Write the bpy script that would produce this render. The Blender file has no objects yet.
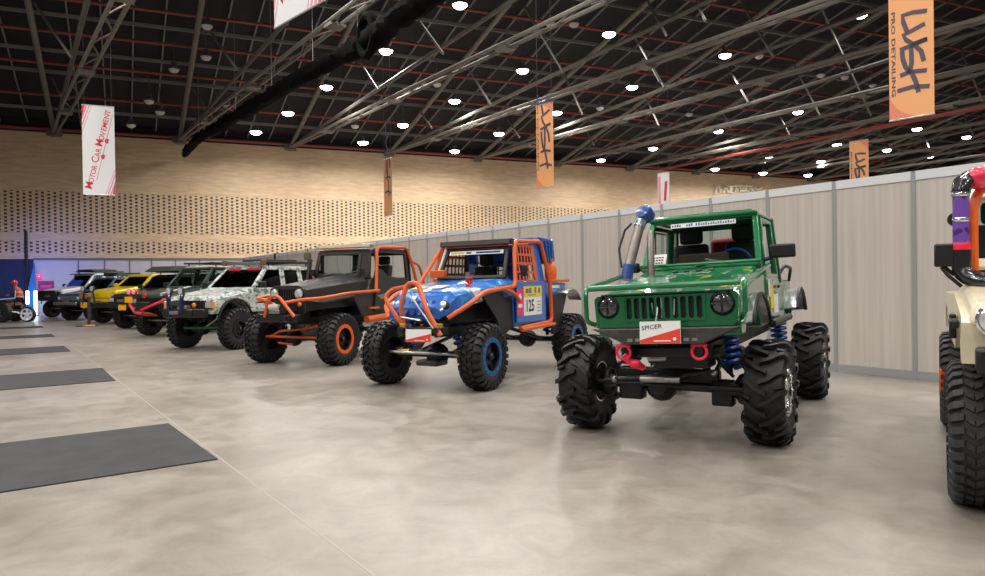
import bpy, bmesh, math, random
from mathutils import Vector, Matrix, geometry
random.seed(7)
V = Vector
sc = bpy.context.scene
COL = sc.collection
# ------------------------------------------------------------------ camera
FPX, CX, CY, CAMH = 720.0, 492.5, 288.0, 1.5
_a = math.atan(.0143); _p = math.atan(6 / FPX)
_r = V((math.cos(_a), 0, -math.sin(_a))); _u0 = V((math.sin(_a), 0, math.cos(_a))); _f0 = V((0, 1, 0))
_f = _f0 * math.cos(_p) - _u0 * math.sin(_p); _u = _u0 * math.cos(_p) + _f0 * math.sin(_p)
EYE = V((0, 0, CAMH))
cam = bpy.data.objects.new('camera', bpy.data.cameras.new('camera'))
cam.data.sensor_width = 36; cam.data.lens = 36 * FPX / 985; cam.data.clip_end = 400
M = Matrix((( _r.x, _u.x, -_f.x, EYE.x), (_r.y, _u.y, -_f.y, EYE.y), (_r.z, _u.z, -_f.z, EYE.z), (0, 0, 0, 1)))
cam.matrix_world = M
COL.objects.link(cam); sc.camera = cam
# ------------------------------------------------------------------ world, light, exposure
w = bpy.data.worlds.new('hall_air'); sc.world = w; w.use_nodes = True
w.node_tree.nodes['Background'].inputs[0].default_value = (1.0, .97, .93, 1)
w.node_tree.nodes['Background'].inputs[1].default_value = .15
sc.view_settings.view_transform = 'Standard'; sc.view_settings.look = 'None'
sc.view_settings.gamma = 1; sc.view_settings.exposure = 0.1
HALL_POWER = 290
def lamp_light(loc, power, size=.9, color=(1, .97, .92)):
    d = bpy.data.lights.new('lamp_glow', 'AREA'); d.shape = 'DISK'; d.size = size; d.energy = power; d.color = color; d.spread = math.radians(168)
    o = bpy.data.objects.new('lamp_glow', d); o.location = loc; COL.objects.link(o); return o
for gx in (-19, -12.5, -6, .5, 7, 13.5):            # the hall's lamps hanging above and behind the photographer
    for gy in (-7, -1, 5, 11, 17, 23):
        lamp_light((gx, gy, 12.5), HALL_POWER)

def ray(x, y): return _r * ((x - CX) / FPX) - _u * ((y - CY) / FPX) + _f
def G(x, y, z=0.0):
    d = ray(x, y); return EYE + d * ((z - CAMH) / d.z)
def onplane(x, y, P0, n):
    d = ray(x, y); return EYE + d * ((P0 - EYE).dot(n) / d.dot(n))
def atdepth(x, y, Y):
    d = ray(x, y); return EYE + d * (Y / d.y)
# ------------------------------------------------------------------ materials
MATS = {}
def mat(name, col, rough=.5, metal=0., coat=0., noise=0., nscale=8., emit=None, estr=0., bump=0., col2=None, spec=.5):
    if name in MATS: return MATS[name]
    m = bpy.data.materials.new(name); m.use_nodes = True; nt = m.node_tree
    b = nt.nodes['Principled BSDF']
    b.inputs['Base Color'].default_value = (*col, 1); b.inputs['Roughness'].default_value = rough
    b.inputs['Metallic'].default_value = metal; b.inputs['Coat Weight'].default_value = coat
    b.inputs['Coat Roughness'].default_value = .06; b.inputs['Specular IOR Level'].default_value = spec
    if emit: b.inputs['Emission Color'].default_value = (*emit, 1); b.inputs['Emission Strength'].default_value = estr
    if noise or col2 or bump:
        tc = nt.nodes.new('ShaderNodeTexCoord'); n = nt.nodes.new('ShaderNodeTexNoise')
        n.inputs['Scale'].default_value = nscale; n.inputs['Detail'].default_value = 5
        nt.links.new(tc.outputs['Object'], n.inputs['Vector'])
        r = nt.nodes.new('ShaderNodeValToRGB')
        c2 = col2 or tuple(c * (1 - noise) for c in col)
        r.color_ramp.elements[0].position = .35; r.color_ramp.elements[1].position = .65
        r.color_ramp.elements[0].color = (*c2, 1); r.color_ramp.elements[1].color = (*col, 1)
        nt.links.new(n.outputs['Fac'], r.inputs['Fac']); nt.links.new(r.outputs['Color'], b.inputs['Base Color'])
        if bump:
            bp = nt.nodes.new('ShaderNodeBump'); bp.inputs['Strength'].default_value = bump; bp.inputs['Distance'].default_value = .01
            nt.links.new(n.outputs['Fac'], bp.inputs['Height']); nt.links.new(bp.outputs['Normal'], b.inputs['Normal'])
    MATS[name] = m; return m
def patchy(name, stops, scale, rough=.35, coat=.5, stretch=(1, 1, 1), dist=0.):
    """constant-step noise livery: stops = [(pos, colour)]"""
    m = bpy.data.materials.new(name); m.use_nodes = True; nt = m.node_tree; b = nt.nodes['Principled BSDF']
    tc = nt.nodes.new('ShaderNodeTexCoord'); mp = nt.nodes.new('ShaderNodeMapping'); mp.inputs['Scale'].default_value = stretch
    n = nt.nodes.new('ShaderNodeTexNoise'); n.inputs['Scale'].default_value = scale; n.inputs['Detail'].default_value = 2; n.inputs['Distortion'].default_value = dist
    r = nt.nodes.new('ShaderNodeValToRGB'); r.color_ramp.interpolation = 'CONSTANT'
    e = r.color_ramp.elements
    while len(e) < len(stops): e.new(.5)
    for k, (p, c) in enumerate(stops): e[k].position = p; e[k].color = (*c, 1)
    nt.links.new(tc.outputs['Object'], mp.inputs['Vector']); nt.links.new(mp.outputs['Vector'], n.inputs['Vector'])
    nt.links.new(n.outputs['Fac'], r.inputs['Fac']); nt.links.new(r.outputs['Color'], b.inputs['Base Color'])
    b.inputs['Roughness'].default_value = rough; b.inputs['Coat Weight'].default_value = coat; b.inputs['Coat Roughness'].default_value = .06
    MATS[name] = m; return m
def glass(name, tint, op):
    m = bpy.data.materials.new(name); m.use_nodes = True; nt = m.node_tree; nt.nodes.clear()
    out = nt.nodes.new('ShaderNodeOutputMaterial'); tr = nt.nodes.new('ShaderNodeBsdfTransparent'); tr.inputs[0].default_value = (*tint, 1)
    gl = nt.nodes.new('ShaderNodeBsdfGlossy'); gl.inputs['Roughness'].default_value = .02; gl.inputs[0].default_value = (.9, .92, .95, 1)
    lw = nt.nodes.new('ShaderNodeLayerWeight'); lw.inputs[0].default_value = op
    mx = nt.nodes.new('ShaderNodeMixShader')
    nt.links.new(lw.outputs['Fresnel'], mx.inputs[0]); nt.links.new(tr.outputs[0], mx.inputs[1]); nt.links.new(gl.outputs[0], mx.inputs[2])
    nt.links.new(mx.outputs[0], out.inputs[0]); MATS[name] = m; return m
RUB = mat('rubber', (.011, .011, .012), .55, noise=.35, nscale=14, bump=.2)
RUBD = mat('dusty_rubber', (.035, .037, .04), .6, noise=.4, nscale=10, bump=.2)
BLK = mat('black_steel', (.008, .008, .009), .45, noise=.3, nscale=20)
BLKG = mat('black_gloss', (.012, .012, .014), .18, coat=.6)
MATTE = mat('matte_black_paint', (.02, .02, .021), .42, noise=.25, nscale=6, coat=.15)
DARKIN = mat('dark_interior', (.02, .02, .022), .7)
STEEL = mat('bare_steel', (.42, .42, .41), .32, metal=.9, noise=.2, nscale=18)
GUN = mat('grey_bumper_steel', (.085, .082, .075), .42, metal=.5, noise=.3, nscale=12)
CHROME = mat('chrome', (.8, .8, .8), .12, metal=1.)
GREEN = mat('green_metallic_paint', (.0, .165, .05), .28, metal=.25, coat=1., noise=.12, nscale=30)
BLUE = mat('blue_paint', (.0, .115, .48), .32, coat=.8, noise=.08, nscale=10)
BLUED = mat('deep_blue_paint', (.0, .045, .24), .35, coat=.5)
ORANGE = mat('orange_powder_coat', (.66, .105, .012), .4, coat=.12, noise=.12, nscale=20)
ORANGEB = mat('bright_orange', (.82, .13, .01), .45, noise=.1, nscale=20)
RED = mat('red_paint', (.6, .015, .03), .38, coat=.3)
PINKRED = mat('red_tow_steel', (.85, .02, .06), .4)
WHITE = mat('white_vinyl', (.8, .8, .78), .45)
YEL = mat('yellow_vinyl', (.75, .6, .03), .45)
MAG = mat('magenta_vinyl', (.75, .03, .16), .45)
CREAM = mat('cream_paint', (.68, .6, .42), .4, coat=.4, noise=.08, nscale=5)
YELP = mat('yellow_paint', (.8, .55, .0), .3, coat=.8)
TEAL = mat('teal_paint', (.0, .065, .14), .3, coat=.6)
WPAINT = mat('white_paint', (.75, .73, .7), .35, coat=.5)
DGREEN = mat('dark_green_paint', (.02, .045, .03), .3, coat=.6, col2=(.012, .013, .013), nscale=2.2)
BLACKP = mat('black_paint', (.02, .02, .022), .28, coat=.8)
PLATE = mat('yellow_number_plate', (.8, .42, .0), .45)
LENS = mat('headlamp_lens', (.75, .77, .78), .08, metal=.55, coat=1.)
AMBER = mat('amber_lens', (.8, .25, .01), .2, coat=.8)
LIME = mat('green_steel_rod', (.0, .2, .06), .4)
PURPLE = patchy('purple_sticker_pipe', [(0, (.06, .02, .16)), (.42, (.16, .07, .4)), (.6, (.28, .14, .42)), (.68, (.6, .5, .35))], 7, .3)
CAMO = patchy('white_green_camouflage', [(0, (.03, .16, .10)), (.37, (.30, .32, .31)), (.45, (.60, .60, .57)), (.56, (.36, .38, .36)), (.62, (.06, .22, .15))], 4.2, .4, .3, (1, 1, 1.6), .8)
GHOOD = patchy('green_hood_with_stickers', [(0, (.5, .42, .05)), (.35, (.0, .165, .05)), (.58, (.03, .05, .035)), (.605, (.42, .46, .42)), (.65, (.0, .165, .05))], 4, .28, 1., (1, 1.4, 1))
BHOOD = patchy('blue_hood_livery', [(0, (.65, .67, .68)), (.36, (.03, .25, .62)), (.45, (.0, .135, .52)), (.68, (.6, .62, .3))], 3.2, .32, .7, (1, 1, 1), .4)
GLASS = glass('clear_windscreen', (.80, .86, .85), .12)
GLASSD = glass('tinted_glass', (.14, .16, .17), .2)
SPRING = mat('blue_coil_spring', (.0, .06, .3), .35)
SIGNRED = mat('sign_red', (.75, .05, .02), .5)
INK = mat('black_ink', (.02, .02, .025), .5)
# ------------------------------------------------------------------ mesh builder
class MB:
    def __init__(s): s.bm = bmesh.new()
    def face(s, pts):
        vs = [s.bm.verts.new(p) for p in pts]
        try: return s.bm.faces.new(vs)
        except ValueError: return None
    def hexa(s, b, t):
        """b, t: four bottom and four top corners in matching order"""
        vb = [s.bm.verts.new(p) for p in b]; vt = [s.bm.verts.new(p) for p in t]; n = len(vb)
        s.bm.faces.new(vb[::-1]); s.bm.faces.new(vt)
        for i in range(n): s.bm.faces.new((vb[i], vb[(i + 1) % n], vt[(i + 1) % n], vt[i]))
        return s
    def box(s, c, d, rot=None):
        c = V(c); x, y, z = d[0] / 2, d[1] / 2, d[2] / 2
        q = lambda p: c + (rot @ V(p) if rot else V(p))
        return s.hexa([q((-x, -y, -z)), q((x, -y, -z)), q((x, y, -z)), q((-x, y, -z))], [q((-x, -y, z)), q((x, -y, z)), q((x, y, z)), q((-x, y, z))])
    def bar(s, p0, p1, wd, ht, up=(0, 0, 1)):
        p0, p1 = V(p0), V(p1); d = (p1 - p0).normalized(); up = V(up)
        sd = d.cross(up)
        if sd.length < 1e-4: sd = d.cross(V((1, 0, 0)))
        sd.normalize(); n = sd.cross(d).normalized(); a = sd * wd / 2; b = n * ht / 2
        return s.hexa([p0 - a - b, p0 + a - b, p0 + a + b, p0 - a + b], [p1 - a - b, p1 + a - b, p1 + a + b, p1 - a + b])
    def tube(s, pts, r, n=8, fil=0., closed=False, cap=True, rr=None):
        P = [V(p) for p in pts]
        if fil:
            Q = []
            for i, p in enumerate(P):
                if not closed and i in (0, len(P) - 1): Q.append(p); continue
                a, b = P[i - 1], P[(i + 1) % len(P)]
                f = min(fil, (a - p).length * .45, (b - p).length * .45)
                a1 = p + (a - p).normalized() * f; b1 = p + (b - p).normalized() * f
                for k in range(5):
                    t = k / 4; Q.append(a1 * (1 - t) ** 2 + p * 2 * t * (1 - t) + b1 * t * t)
            P = Q
        N = len(P); rings = []; nrm = None
        for i in range(N):
            if closed: d = P[(i + 1) % N] - P[i - 1]
            else: d = P[min(i + 1, N - 1)] - P[max(i - 1, 0)]
            d.normalize()
            if nrm is None:
                nrm = d.cross(V((0, 0, 1)))
                if nrm.length < .05: nrm = d.cross(V((1, 0, 0)))
            nrm = (nrm - d * nrm.dot(d)).normalized(); b = d.cross(nrm)
            q = rr[i] if rr else r
            rings.append([s.bm.verts.new(P[i] + (nrm * math.cos(2 * math.pi * k / n) + b * math.sin(2 * math.pi * k / n)) * q) for k in range(n)])
        for i in range(N if closed else N - 1):
            A, B = rings[i], rings[(i + 1) % N]
            for k in range(n): s.bm.faces.new((A[k], A[(k + 1) % n], B[(k + 1) % n], B[k]))
        if cap and not closed: s.bm.faces.new(rings[0][::-1]); s.bm.faces.new(rings[-1])
        return s
    def lathe(s, prof, c=(0, 0, 0), ax=(0, 0, 1), n=24, cap=True):
        """prof: list of (radius, distance along axis)"""
        c = V(c); ax = V(ax).normalized(); e = ax.orthogonal().normalized(); g = ax.cross(e); rings = []
        for r, h in prof:
            rings.append([s.bm.verts.new(c + ax * h + (e * math.cos(2 * math.pi * k / n) + g * math.sin(2 * math.pi * k / n)) * max(r, 1e-4)) for k in range(n)])
        for A, B in zip(rings, rings[1:]):
            for k in range(n): s.bm.faces.new((A[k], A[(k + 1) % n], B[(k + 1) % n], B[k]))
        if cap: s.bm.faces.new(rings[0][::-1]); s.bm.faces.new(rings[-1])
        return s
    def shape(s, outline, holes, q0, q1):
        """2D outline with holes; q0/q1 map (a,b) to the near and far 3D points"""
        loops = [list(outline)] + [list(h) for h in holes]
        tri = geometry.tessellate_polygon([[V((a, b, 0)) for a, b in l] for l in loops])
        flat = [p for l in loops for p in l]
        A = [s.bm.verts.new(q0(*p)) for p in flat]; B = [s.bm.verts.new(q1(*p)) for p in flat]
        for t in tri:
            for vs, o in ((A, 1), (B, -1)):
                try: s.bm.faces.new([vs[i] for i in t][::o])
                except ValueError: pass
        i0 = 0
        for l in loops:
            n = len(l)
            for i in range(n):
                a, b = i0 + i, i0 + (i + 1) % n
                s.bm.faces.new((A[a], A[b], B[b], B[a]))
            i0 += n
        return s
    def loft(s, secs, cap=True):
        R = [[s.bm.verts.new(p) for p in sec] for sec in secs]; n = len(R[0])
        for A, B in zip(R, R[1:]):
            for k in range(n): s.bm.faces.new((A[k], A[(k + 1) % n], B[(k + 1) % n], B[k]))
        if cap: s.bm.faces.new(R[0][::-1]); s.bm.faces.new(R[-1])
        return s
    def ball(s, c, r, seg=12):
        if isinstance(r, (int, float)): r = (r, r, r)
        bmesh.ops.create_uvsphere(s.bm, u_segments=seg, v_segments=max(6, seg // 2), radius=1, matrix=Matrix.Translation(V(c)) @ Matrix.Diagonal((*r, 1)))
        return s
    def spring(s, p0, p1, R, r, turns=6):
        p0, p1 = V(p0), V(p1); d = p1 - p0; e = d.orthogonal().normalized(); g = d.normalized().cross(e); P = []
        for i in range(turns * 10 + 1):
            t = i / (turns * 10); a = 2 * math.pi * turns * t
            P.append(p0 + d * t + (e * math.cos(a) + g * math.sin(a)) * R)
        return s.tube(P, r, 6)
    def mesh(s, name, m, xf=None, bev=0., smooth=35, seg=2):
        if xf is not None: bmesh.ops.transform(s.bm, matrix=xf, verts=s.bm.verts)
        bmesh.ops.recalc_face_normals(s.bm, faces=s.bm.faces)
        me = bpy.data.meshes.new(name); s.bm.to_mesh(me); s.bm.free()
        if m: me.materials.append(m)
        if smooth:
            me.shade_smooth(); me.set_sharp_from_angle(angle=math.radians(smooth))
        return me
    def build(s, name, m, parent=None, xf=None, bev=0., smooth=35, seg=2):
        me = s.mesh(name, m, xf, bev, smooth)
        o = bpy.data.objects.new(name, me); COL.objects.link(o); o.parent = parent
        if bev:
            b = o.modifiers.new('edge', 'BEVEL'); b.width = bev; b.segments = seg; b.limit_method = 'ANGLE'; b.angle_limit = math.radians(40); b.harden_normals = False
        return o
def tag(o, label=None, cat=None, group=None, kind=None):
    if label: o['label'] = label
    if cat: o['category'] = cat
    if group: o['group'] = group
    if kind: o['kind'] = kind
    return o
def empty(name, loc=(0, 0, 0), rz=0., **k):
    o = bpy.data.objects.new(name, None); COL.objects.link(o); o.location = loc; o.rotation_euler = (0, 0, rz); o.empty_display_size = .2
    return tag(o, **k)
def link_copy(o, parent=None):
    c = o.copy(); COL.objects.link(c); c.parent = parent
    for ch in list(o.children): link_copy(ch, c)
    return c
def text_mesh(mb, s, size, place, depth=.004, align='CENTER', sx=1., shear=0., bold=0.):
    """flat block lettering added to a builder; place maps (a, b, d) to 3D"""
    cu = bpy.data.curves.new('lettering', 'FONT'); cu.body = s; cu.size = size; cu.align_x = align; cu.align_y = 'CENTER'; cu.resolution_u = 2; cu.shear = shear; cu.offset = bold
    ob = bpy.data.objects.new('lettering', cu); COL.objects.link(ob)
    dg = bpy.context.evaluated_depsgraph_get(); me = bpy.data.meshes.new_from_object(ob.evaluated_get(dg))
    vs = [mb.bm.verts.new(place(v.co.x * sx, v.co.y, depth)) for v in me.vertices]
    for p in me.polygons:
        try: mb.bm.faces.new([vs[i] for i in p.vertices])
        except ValueError: pass
    bpy.data.objects.remove(ob); bpy.data.curves.remove(cu); bpy.data.meshes.remove(me)
    return mb
# ------------------------------------------------------------------ the hall: floor
def floor_mat():
    m = bpy.data.materials.new('polished_concrete'); m.use_nodes = True; nt = m.node_tree; b = nt.nodes['Principled BSDF']
    L = nt.links.new; N = nt.nodes.new
    tc = N('ShaderNodeTexCoord')
    def noise(sc_, det, dist=0., rough=.55):
        n = N('ShaderNodeTexNoise'); n.inputs['Scale'].default_value = sc_; n.inputs['Detail'].default_value = det
        n.inputs['Distortion'].default_value = dist; n.inputs['Roughness'].default_value = rough; L(tc.outputs['Object'], n.inputs['Vector']); return n
    n1 = noise(.33, 9, .5, .68); n2 = noise(2.6, 9, .8, .7); n3 = noise(60, 3)
    r1 = N('ShaderNodeValToRGB'); e = r1.color_ramp.elements
    e[0].position = .36; e[0].color = (.225, .198, .170, 1); e[1].position = .64; e[1].color = (.365, .335, .298, 1)
    L(n1.outputs['Fac'], r1.inputs['Fac'])
    r2 = N('ShaderNodeValToRGB'); e = r2.color_ramp.elements
    e[0].position = .32; e[0].color = (.78, .76, .74, 1); e[1].position = .60; e[1].color = (1.06, 1.05, 1.04, 1)
    L(n2.outputs['Fac'], r2.inputs['Fac'])
    mx = N('ShaderNodeMix'); mx.data_type = 'RGBA'; mx.blend_type = 'MULTIPLY'; mx.inputs[0].default_value = 1
    L(r1.outputs['Color'], mx.inputs[6]); L(r2.outputs['Color'], mx.inputs[7])
    L(mx.outputs[2], b.inputs['Base Color'])
    mr = N('ShaderNodeMapRange'); mr.inputs[3].default_value = .22; mr.inputs[4].default_value = .42
    L(n2.outputs['Fac'], mr.inputs[0]); L(mr.outputs[0], b.inputs['Roughness'])
    bp = N('ShaderNodeBump'); bp.inputs['Strength'].default_value = .05; bp.inputs['Distance'].default_value = .01
    L(n3.outputs['Fac'], bp.inputs['Height']); L(bp.outputs['Normal'], b.inputs['Normal'])
    return m
FLOORM = floor_mat()
fl = MB(); fl.box((5, 28, -.05), (150, 120, .1)); fl = fl.build('floor', FLOORM); tag(fl, kind='structure')
JOINT = mat('floor_joint_filler', (.36, .335, .30), .5)
def joint(a, b, wd=.022):
    a, b = G(*a), G(*b); a.z = b.z = .0008
    m = MB(); m.bar(a, b, wd, .0012); tag(m.build('floor_joint', JOINT), kind='structure')
joint((72, 345.5), (520, 686.5), .013)

# ------------------------------------------------------------------ far timber wall
K = 1.12
def far(x, y=259.): return EYE + (G(x, y, 3.0) - EYE) * K
W0 = far(0); W1 = far(236); WD = (W1 - W0); WD.z = 0; WD.normalize(); WN = V((WD.y, -WD.x, 0))   # WN faces the hall
def onwall(x, y, off=0.): return onplane(x, y, W0 + WN * off, WN)
ZG = W0.z; ZT = onwall(400, 154.3).z
wl0 = onwall(-140, 250); wl1 = onwall(1150, 250); wl0.z = wl1.z = 0
def wood_mat():
    m = bpy.data.materials.new('perforated_timber'); m.use_nodes = True; nt = m.node_tree; b = nt.nodes['Principled BSDF']; L = nt.links.new; N = nt.nodes.new
    tc = N('ShaderNodeTexCoord'); sp = N('ShaderNodeSeparateXYZ'); L(tc.outputs['Object'], sp.inputs[0])
    def math_(op, a, b_=None, c=None):
        n = N('ShaderNodeMath'); n.operation = op
        for i, v in enumerate((a, b_, c)):
            if v is None: continue
            if isinstance(v, (int, float)): n.inputs[i].default_value = v
            else: L(v, n.inputs[i])
        return n.outputs[0]
    U, Z = sp.outputs[0], sp.outputs[2]
    # colour: stretched grain + board tone
    mp = N('ShaderNodeMapping'); mp.inputs['Scale'].default_value = (.8, 1, 5); L(tc.outputs['Object'], mp.inputs[0])
    n = N('ShaderNodeTexNoise'); n.inputs['Scale'].default_value = 1.3; n.inputs['Detail'].default_value = 7; L(mp.outputs[0], n.inputs['Vector'])
    r = N('ShaderNodeValToRGB'); e = r.color_ramp.elements; e[0].position = .35; e[0].color = (.53, .375, .235, 1); e[1].position = .68; e[1].color = (.68, .50, .32, 1)
    L(n.outputs['Fac'], r.inputs['Fac'])
    # slotted holes in columns
    PU, PZ = .30, .205
    cu = math_('DIVIDE', U, PU); fu = math_('SUBTRACT', math_('FRACT', cu), .5)
    odd = math_('MULTIPLY', math_('FLOOR', math_('MODULO', math_('ADD', cu, 1000), 2)), .5)
    fz = math_('SUBTRACT', math_('FRACT', math_('ADD', math_('DIVIDE', Z, PZ), odd)), .5)
    du = math_('POWER', math_('DIVIDE', math_('ABSOLUTE', fu), .27), 2.5); dz = math_('POWER', math_('DIVIDE', math_('ABSOLUTE', fz), .30), 2.5)
    hole = math_('LESS_THAN', math_('ADD', du, dz), 1)
    def band(lo, hi): return math_('MULTIPLY', math_('GREATER_THAN', Z, lo), math_('LESS_THAN', Z, hi))
    bands = math_('ADD', band(zb1, zb2), band(zb3, zb4))
    hm = math_('MULTIPLY', hole, bands)
    mx = N('ShaderNodeMix'); mx.data_type = 'RGBA'; L(hm, mx.inputs[0]); L(r.outputs['Color'], mx.inputs[6]); mx.inputs[7].default_value = (.055, .04, .03, 1)
    L(mx.outputs[2], b.inputs['Base Color']); b.inputs['Roughness'].default_value = .6
    return m
zb1, zb2 = onwall(50, 232.5).z, onwall(50, 191.).z
zb3, zb4 = onwall(50, 253).z, onwall(50, 241).z
WOOD = wood_mat()
wlen = (wl1 - wl0).length
wroot = empty('wall_back', wl0, math.atan2(WD.y, WD.x), kind='structure')
m = MB(); m.box((wlen / 2, .15, (ZG + ZT) / 2), (wlen, .3, ZT - ZG)); m.build('timber_cladding', WOOD, wroot)
CEILD = mat('dark_roof', (.011, .011, .013), .8)
m = MB(); m.box((wlen / 2, .1, ZT + .5), (wlen, .5, 1.0)); m.build('eaves_beam', CEILD, wroot)
LOWW = mat('grey_lower_wall', (.50, .48, .50), .6, noise=.05, nscale=2)
GAPD = mat('panel_gap', (.12, .12, .13), .6)
xa = (onwall(34, 280) - wl0).dot(WD); xb = (onwall(420, 260) - wl0).dot(WD)
m = MB(); m.box(((xa + xb) / 2, .14, ZG / 2), (xb - xa, .28, ZG)); m.build('lower_panelling', LOWW, wroot)
for px in (78.7, 105, 130, 152, 176, 200):
    t = (onwall(px, 280) - wl0).dot(WD); m = MB(); m.box((t, -.012, ZG / 2), (.05, .03, ZG)); m.build('panel_joint', GAPD, wroot)
m = MB(); m.box(((xa + xb) / 2, -.03, ZG), (xb - xa, .07, .10)); m.build('ledge', GAPD, wroot)
# dark column in the timber and blue booth at far left
POSTM = mat('dark_column', (.03, .025, .025), .5)
c0 = onwall(26, 250, .25); m = MB(); zt = onwall(26, 231).z
m.box((c0.x, c0.y, zt / 2), (.14, .1, zt)); tag(m.build('trim_1', POSTM), kind='structure')
BLUEB = mat('blue_backdrop', (.004, .016, .085), .6, col2=(.002, .008, .05), nscale=.6)
xl = (onwall(-120, 280) - wl0).dot(WD)
m = MB(); m.box(((xl + xa) / 2, .1, ZG / 2), (xa - xl, .2, ZG)); m.build('booth_backdrop', BLUEB, wroot)
# ------------------------------------------------------------------ exhibition partition on the right
PA = G(985, 162.8, 3.0); PB = G(392.3, 238.9, 3.0); PD = (PB - PA); PD.z = 0; PD.normalize(); PN = V((-PD.y, PD.x, 0))
if PN.dot(EYE - PA) < 0: PN = -PN
def onpart(x, y): return onplane(x, y, PA, PN)
proot = empty('wall_right', (0, 0, 0), kind='structure')
def panel_mat():
    m = bpy.data.materials.new('ribbed_beige_panel'); m.use_nodes = True; nt = m.node_tree; b = nt.nodes['Principled BSDF']; L = nt.links.new; N = nt.nodes.new
    tc = N('ShaderNodeTexCoord'); mp = N('ShaderNodeMapping'); mp.inputs['Scale'].default_value = (9, 9, .25); L(tc.outputs['Object'], mp.inputs[0])
    n = N('ShaderNodeTexNoise'); n.inputs['Scale'].default_value = 1.6; n.inputs['Detail'].default_value = 6; L(mp.outputs[0], n.inputs['Vector'])
    r = N('ShaderNodeValToRGB'); e = r.color_ramp.elements; e[0].position = .35; e[0].color = (.47, .42, .375, 1); e[1].position = .66; e[1].color = (.55, .50, .45, 1)
    L(n.outputs['Fac'], r.inputs['Fac']); L(r.outputs['Color'], b.inputs['Base Color']); b.inputs['Roughness'].default_value = .5
    return m
PANEL = panel_mat(); ALU = mat('grey_aluminium', (.36, .37, .38), .4, metal=.3); ALUT = mat('pale_top_rail', (.66, .67, .68), .4)
posts = [913.8, 836.5, 769, 711.8, 661.3, 618.6, 582.4, 550, 520.2, 492.8, 468.7, 447.3, 427.4, 409.5, 392.3]
tpos = [(onpart(x, 200) - PA).dot(PD) for x in posts]
step = (tpos[-1] - tpos[0]) / (len(tpos) - 1)
tpos = [tpos[0] + step * i for i in range(-3, 30)]
tend = None
for t in list(tpos):
    p = PA + PD * t
    if (p - W0).dot(WN) < .3: tpos.remove(t)
ang = math.atan2(PD.y, PD.x); Rz = Matrix.Rotation(ang, 3, 'Z')
for a, b in zip(tpos, tpos[1:]):
    c = PA + PD * ((a + b) / 2)
    m = MB(); m.box((c.x, c.y, 1.5), (step - .05, .02, 2.96), Rz); m.build('panel', PANEL, proot)
    m = MB(); m.box((c.x, c.y, 2.945), (step - .05, .045, .13), Rz); m.build('top_rail', ALUT, proot)
    m = MB(); m.box((c.x, c.y, .07), (step - .05, .045, .12), Rz); m.build('bottom_rail', ALU, proot)
for t in tpos:
    c = PA + PD * t
    m = MB(); m.lathe([(.042, 0), (.042, 3.0)], (c.x, c.y, 0), n=8); m.build('post', ALU, proot)
# ------------------------------------------------------------------ roof
dA = -(ray(125, 484)); dA.normalize()                       # rising roof pitch, from the wall towards the viewer
dB = -(ray(-30, 299)); dB.normalize()                       # the long chords
if dA.z < 0: dA = -dA
RN = WD.cross(dA).normalized()
if RN.z > 0: RN = -RN
RT = W0.copy(); RT.z = ZT + .3
def onroof(x, y, drop=0.): return onplane(x, y, RT - V((0, 0, drop)), RN)
def roofz(p, drop=0.):
    q = RT - V((0, 0, drop)); return q.z - (RN.x * (p.x - q.x) + RN.y * (p.y - q.y)) / RN.z
DECK = mat('dark_roof_deck', (.008, .008, .011), .85)
L0 = wl0 - WD * 6 + V((0, 0, ZT + .6)); L1 = wl1 + WD * 30 + V((0, 0, ZT + .6)); S = 62
m = MB(); up = V((0, 0, .12))
m.hexa([L0, L1, L1 + dA * S, L0 + dA * S], [L0 + up, L1 + up, L1 + dA * S + up, L0 + dA * S + up]); tag(m.build('ceiling', DECK), kind='structure')
REDP = mat('red_sprinkler_pipe', (.23, .04, .03), .5); GREYP = mat('grey_purlin', (.19, .185, .175), .55); TRUSS = mat('grey_truss_steel', (.19, .172, .148), .75, noise=.15, nscale=3)
TRUSSD = mat('grey_truss_lattice', (.15, .136, .118), .75, noise=.2, nscale=3)
base0 = V((L0.x, L0.y, ZT + .3)); base1 = V((L1.x, L1.y, ZT + .3))
s_of = lambda x, y, dr=0.: (onroof(x, y, dr) - base0 ).dot((dA - WD * dA.dot(WD)).normalized())
kA = 1 / (dA.dot((dA - WD * dA.dot(WD)).normalized()))
pur = [('r', 122), ('g', 105), ('r', 86), ('g', 67), ('r', 53), ('g', 45), ('r', 20), ('g', 8)]
svals = [(k, s_of(0, y) * kA) for k, y in pur]
s_last = svals[-1][1]; kk = 0
while s_last < 44:
    s_last += 1.7; svals.append(('rg'[kk % 2], s_last)); kk += 1
for k, s in svals:
    m = MB(); a = base0 + dA * s; b = base1 + dA * s
    if k == 'r': m.tube([a - V((0, 0, .25)), b - V((0, 0, .25))], .075, 6); o = m.build('sprinkler_pipe', REDP)
    else: m.bar(a, b, .07, .16); o = m.build('roof_purlin', GREYP)
    tag(o, kind='structure')
a = onwall(0, 126, .4); b = onwall(1100, 126, .4); b.z = a.z
m = MB(); m.tube([a - WD * 4, b], .1, 6); tag(m.build('sprinkler_pipe', REDP), kind='structure')
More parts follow.
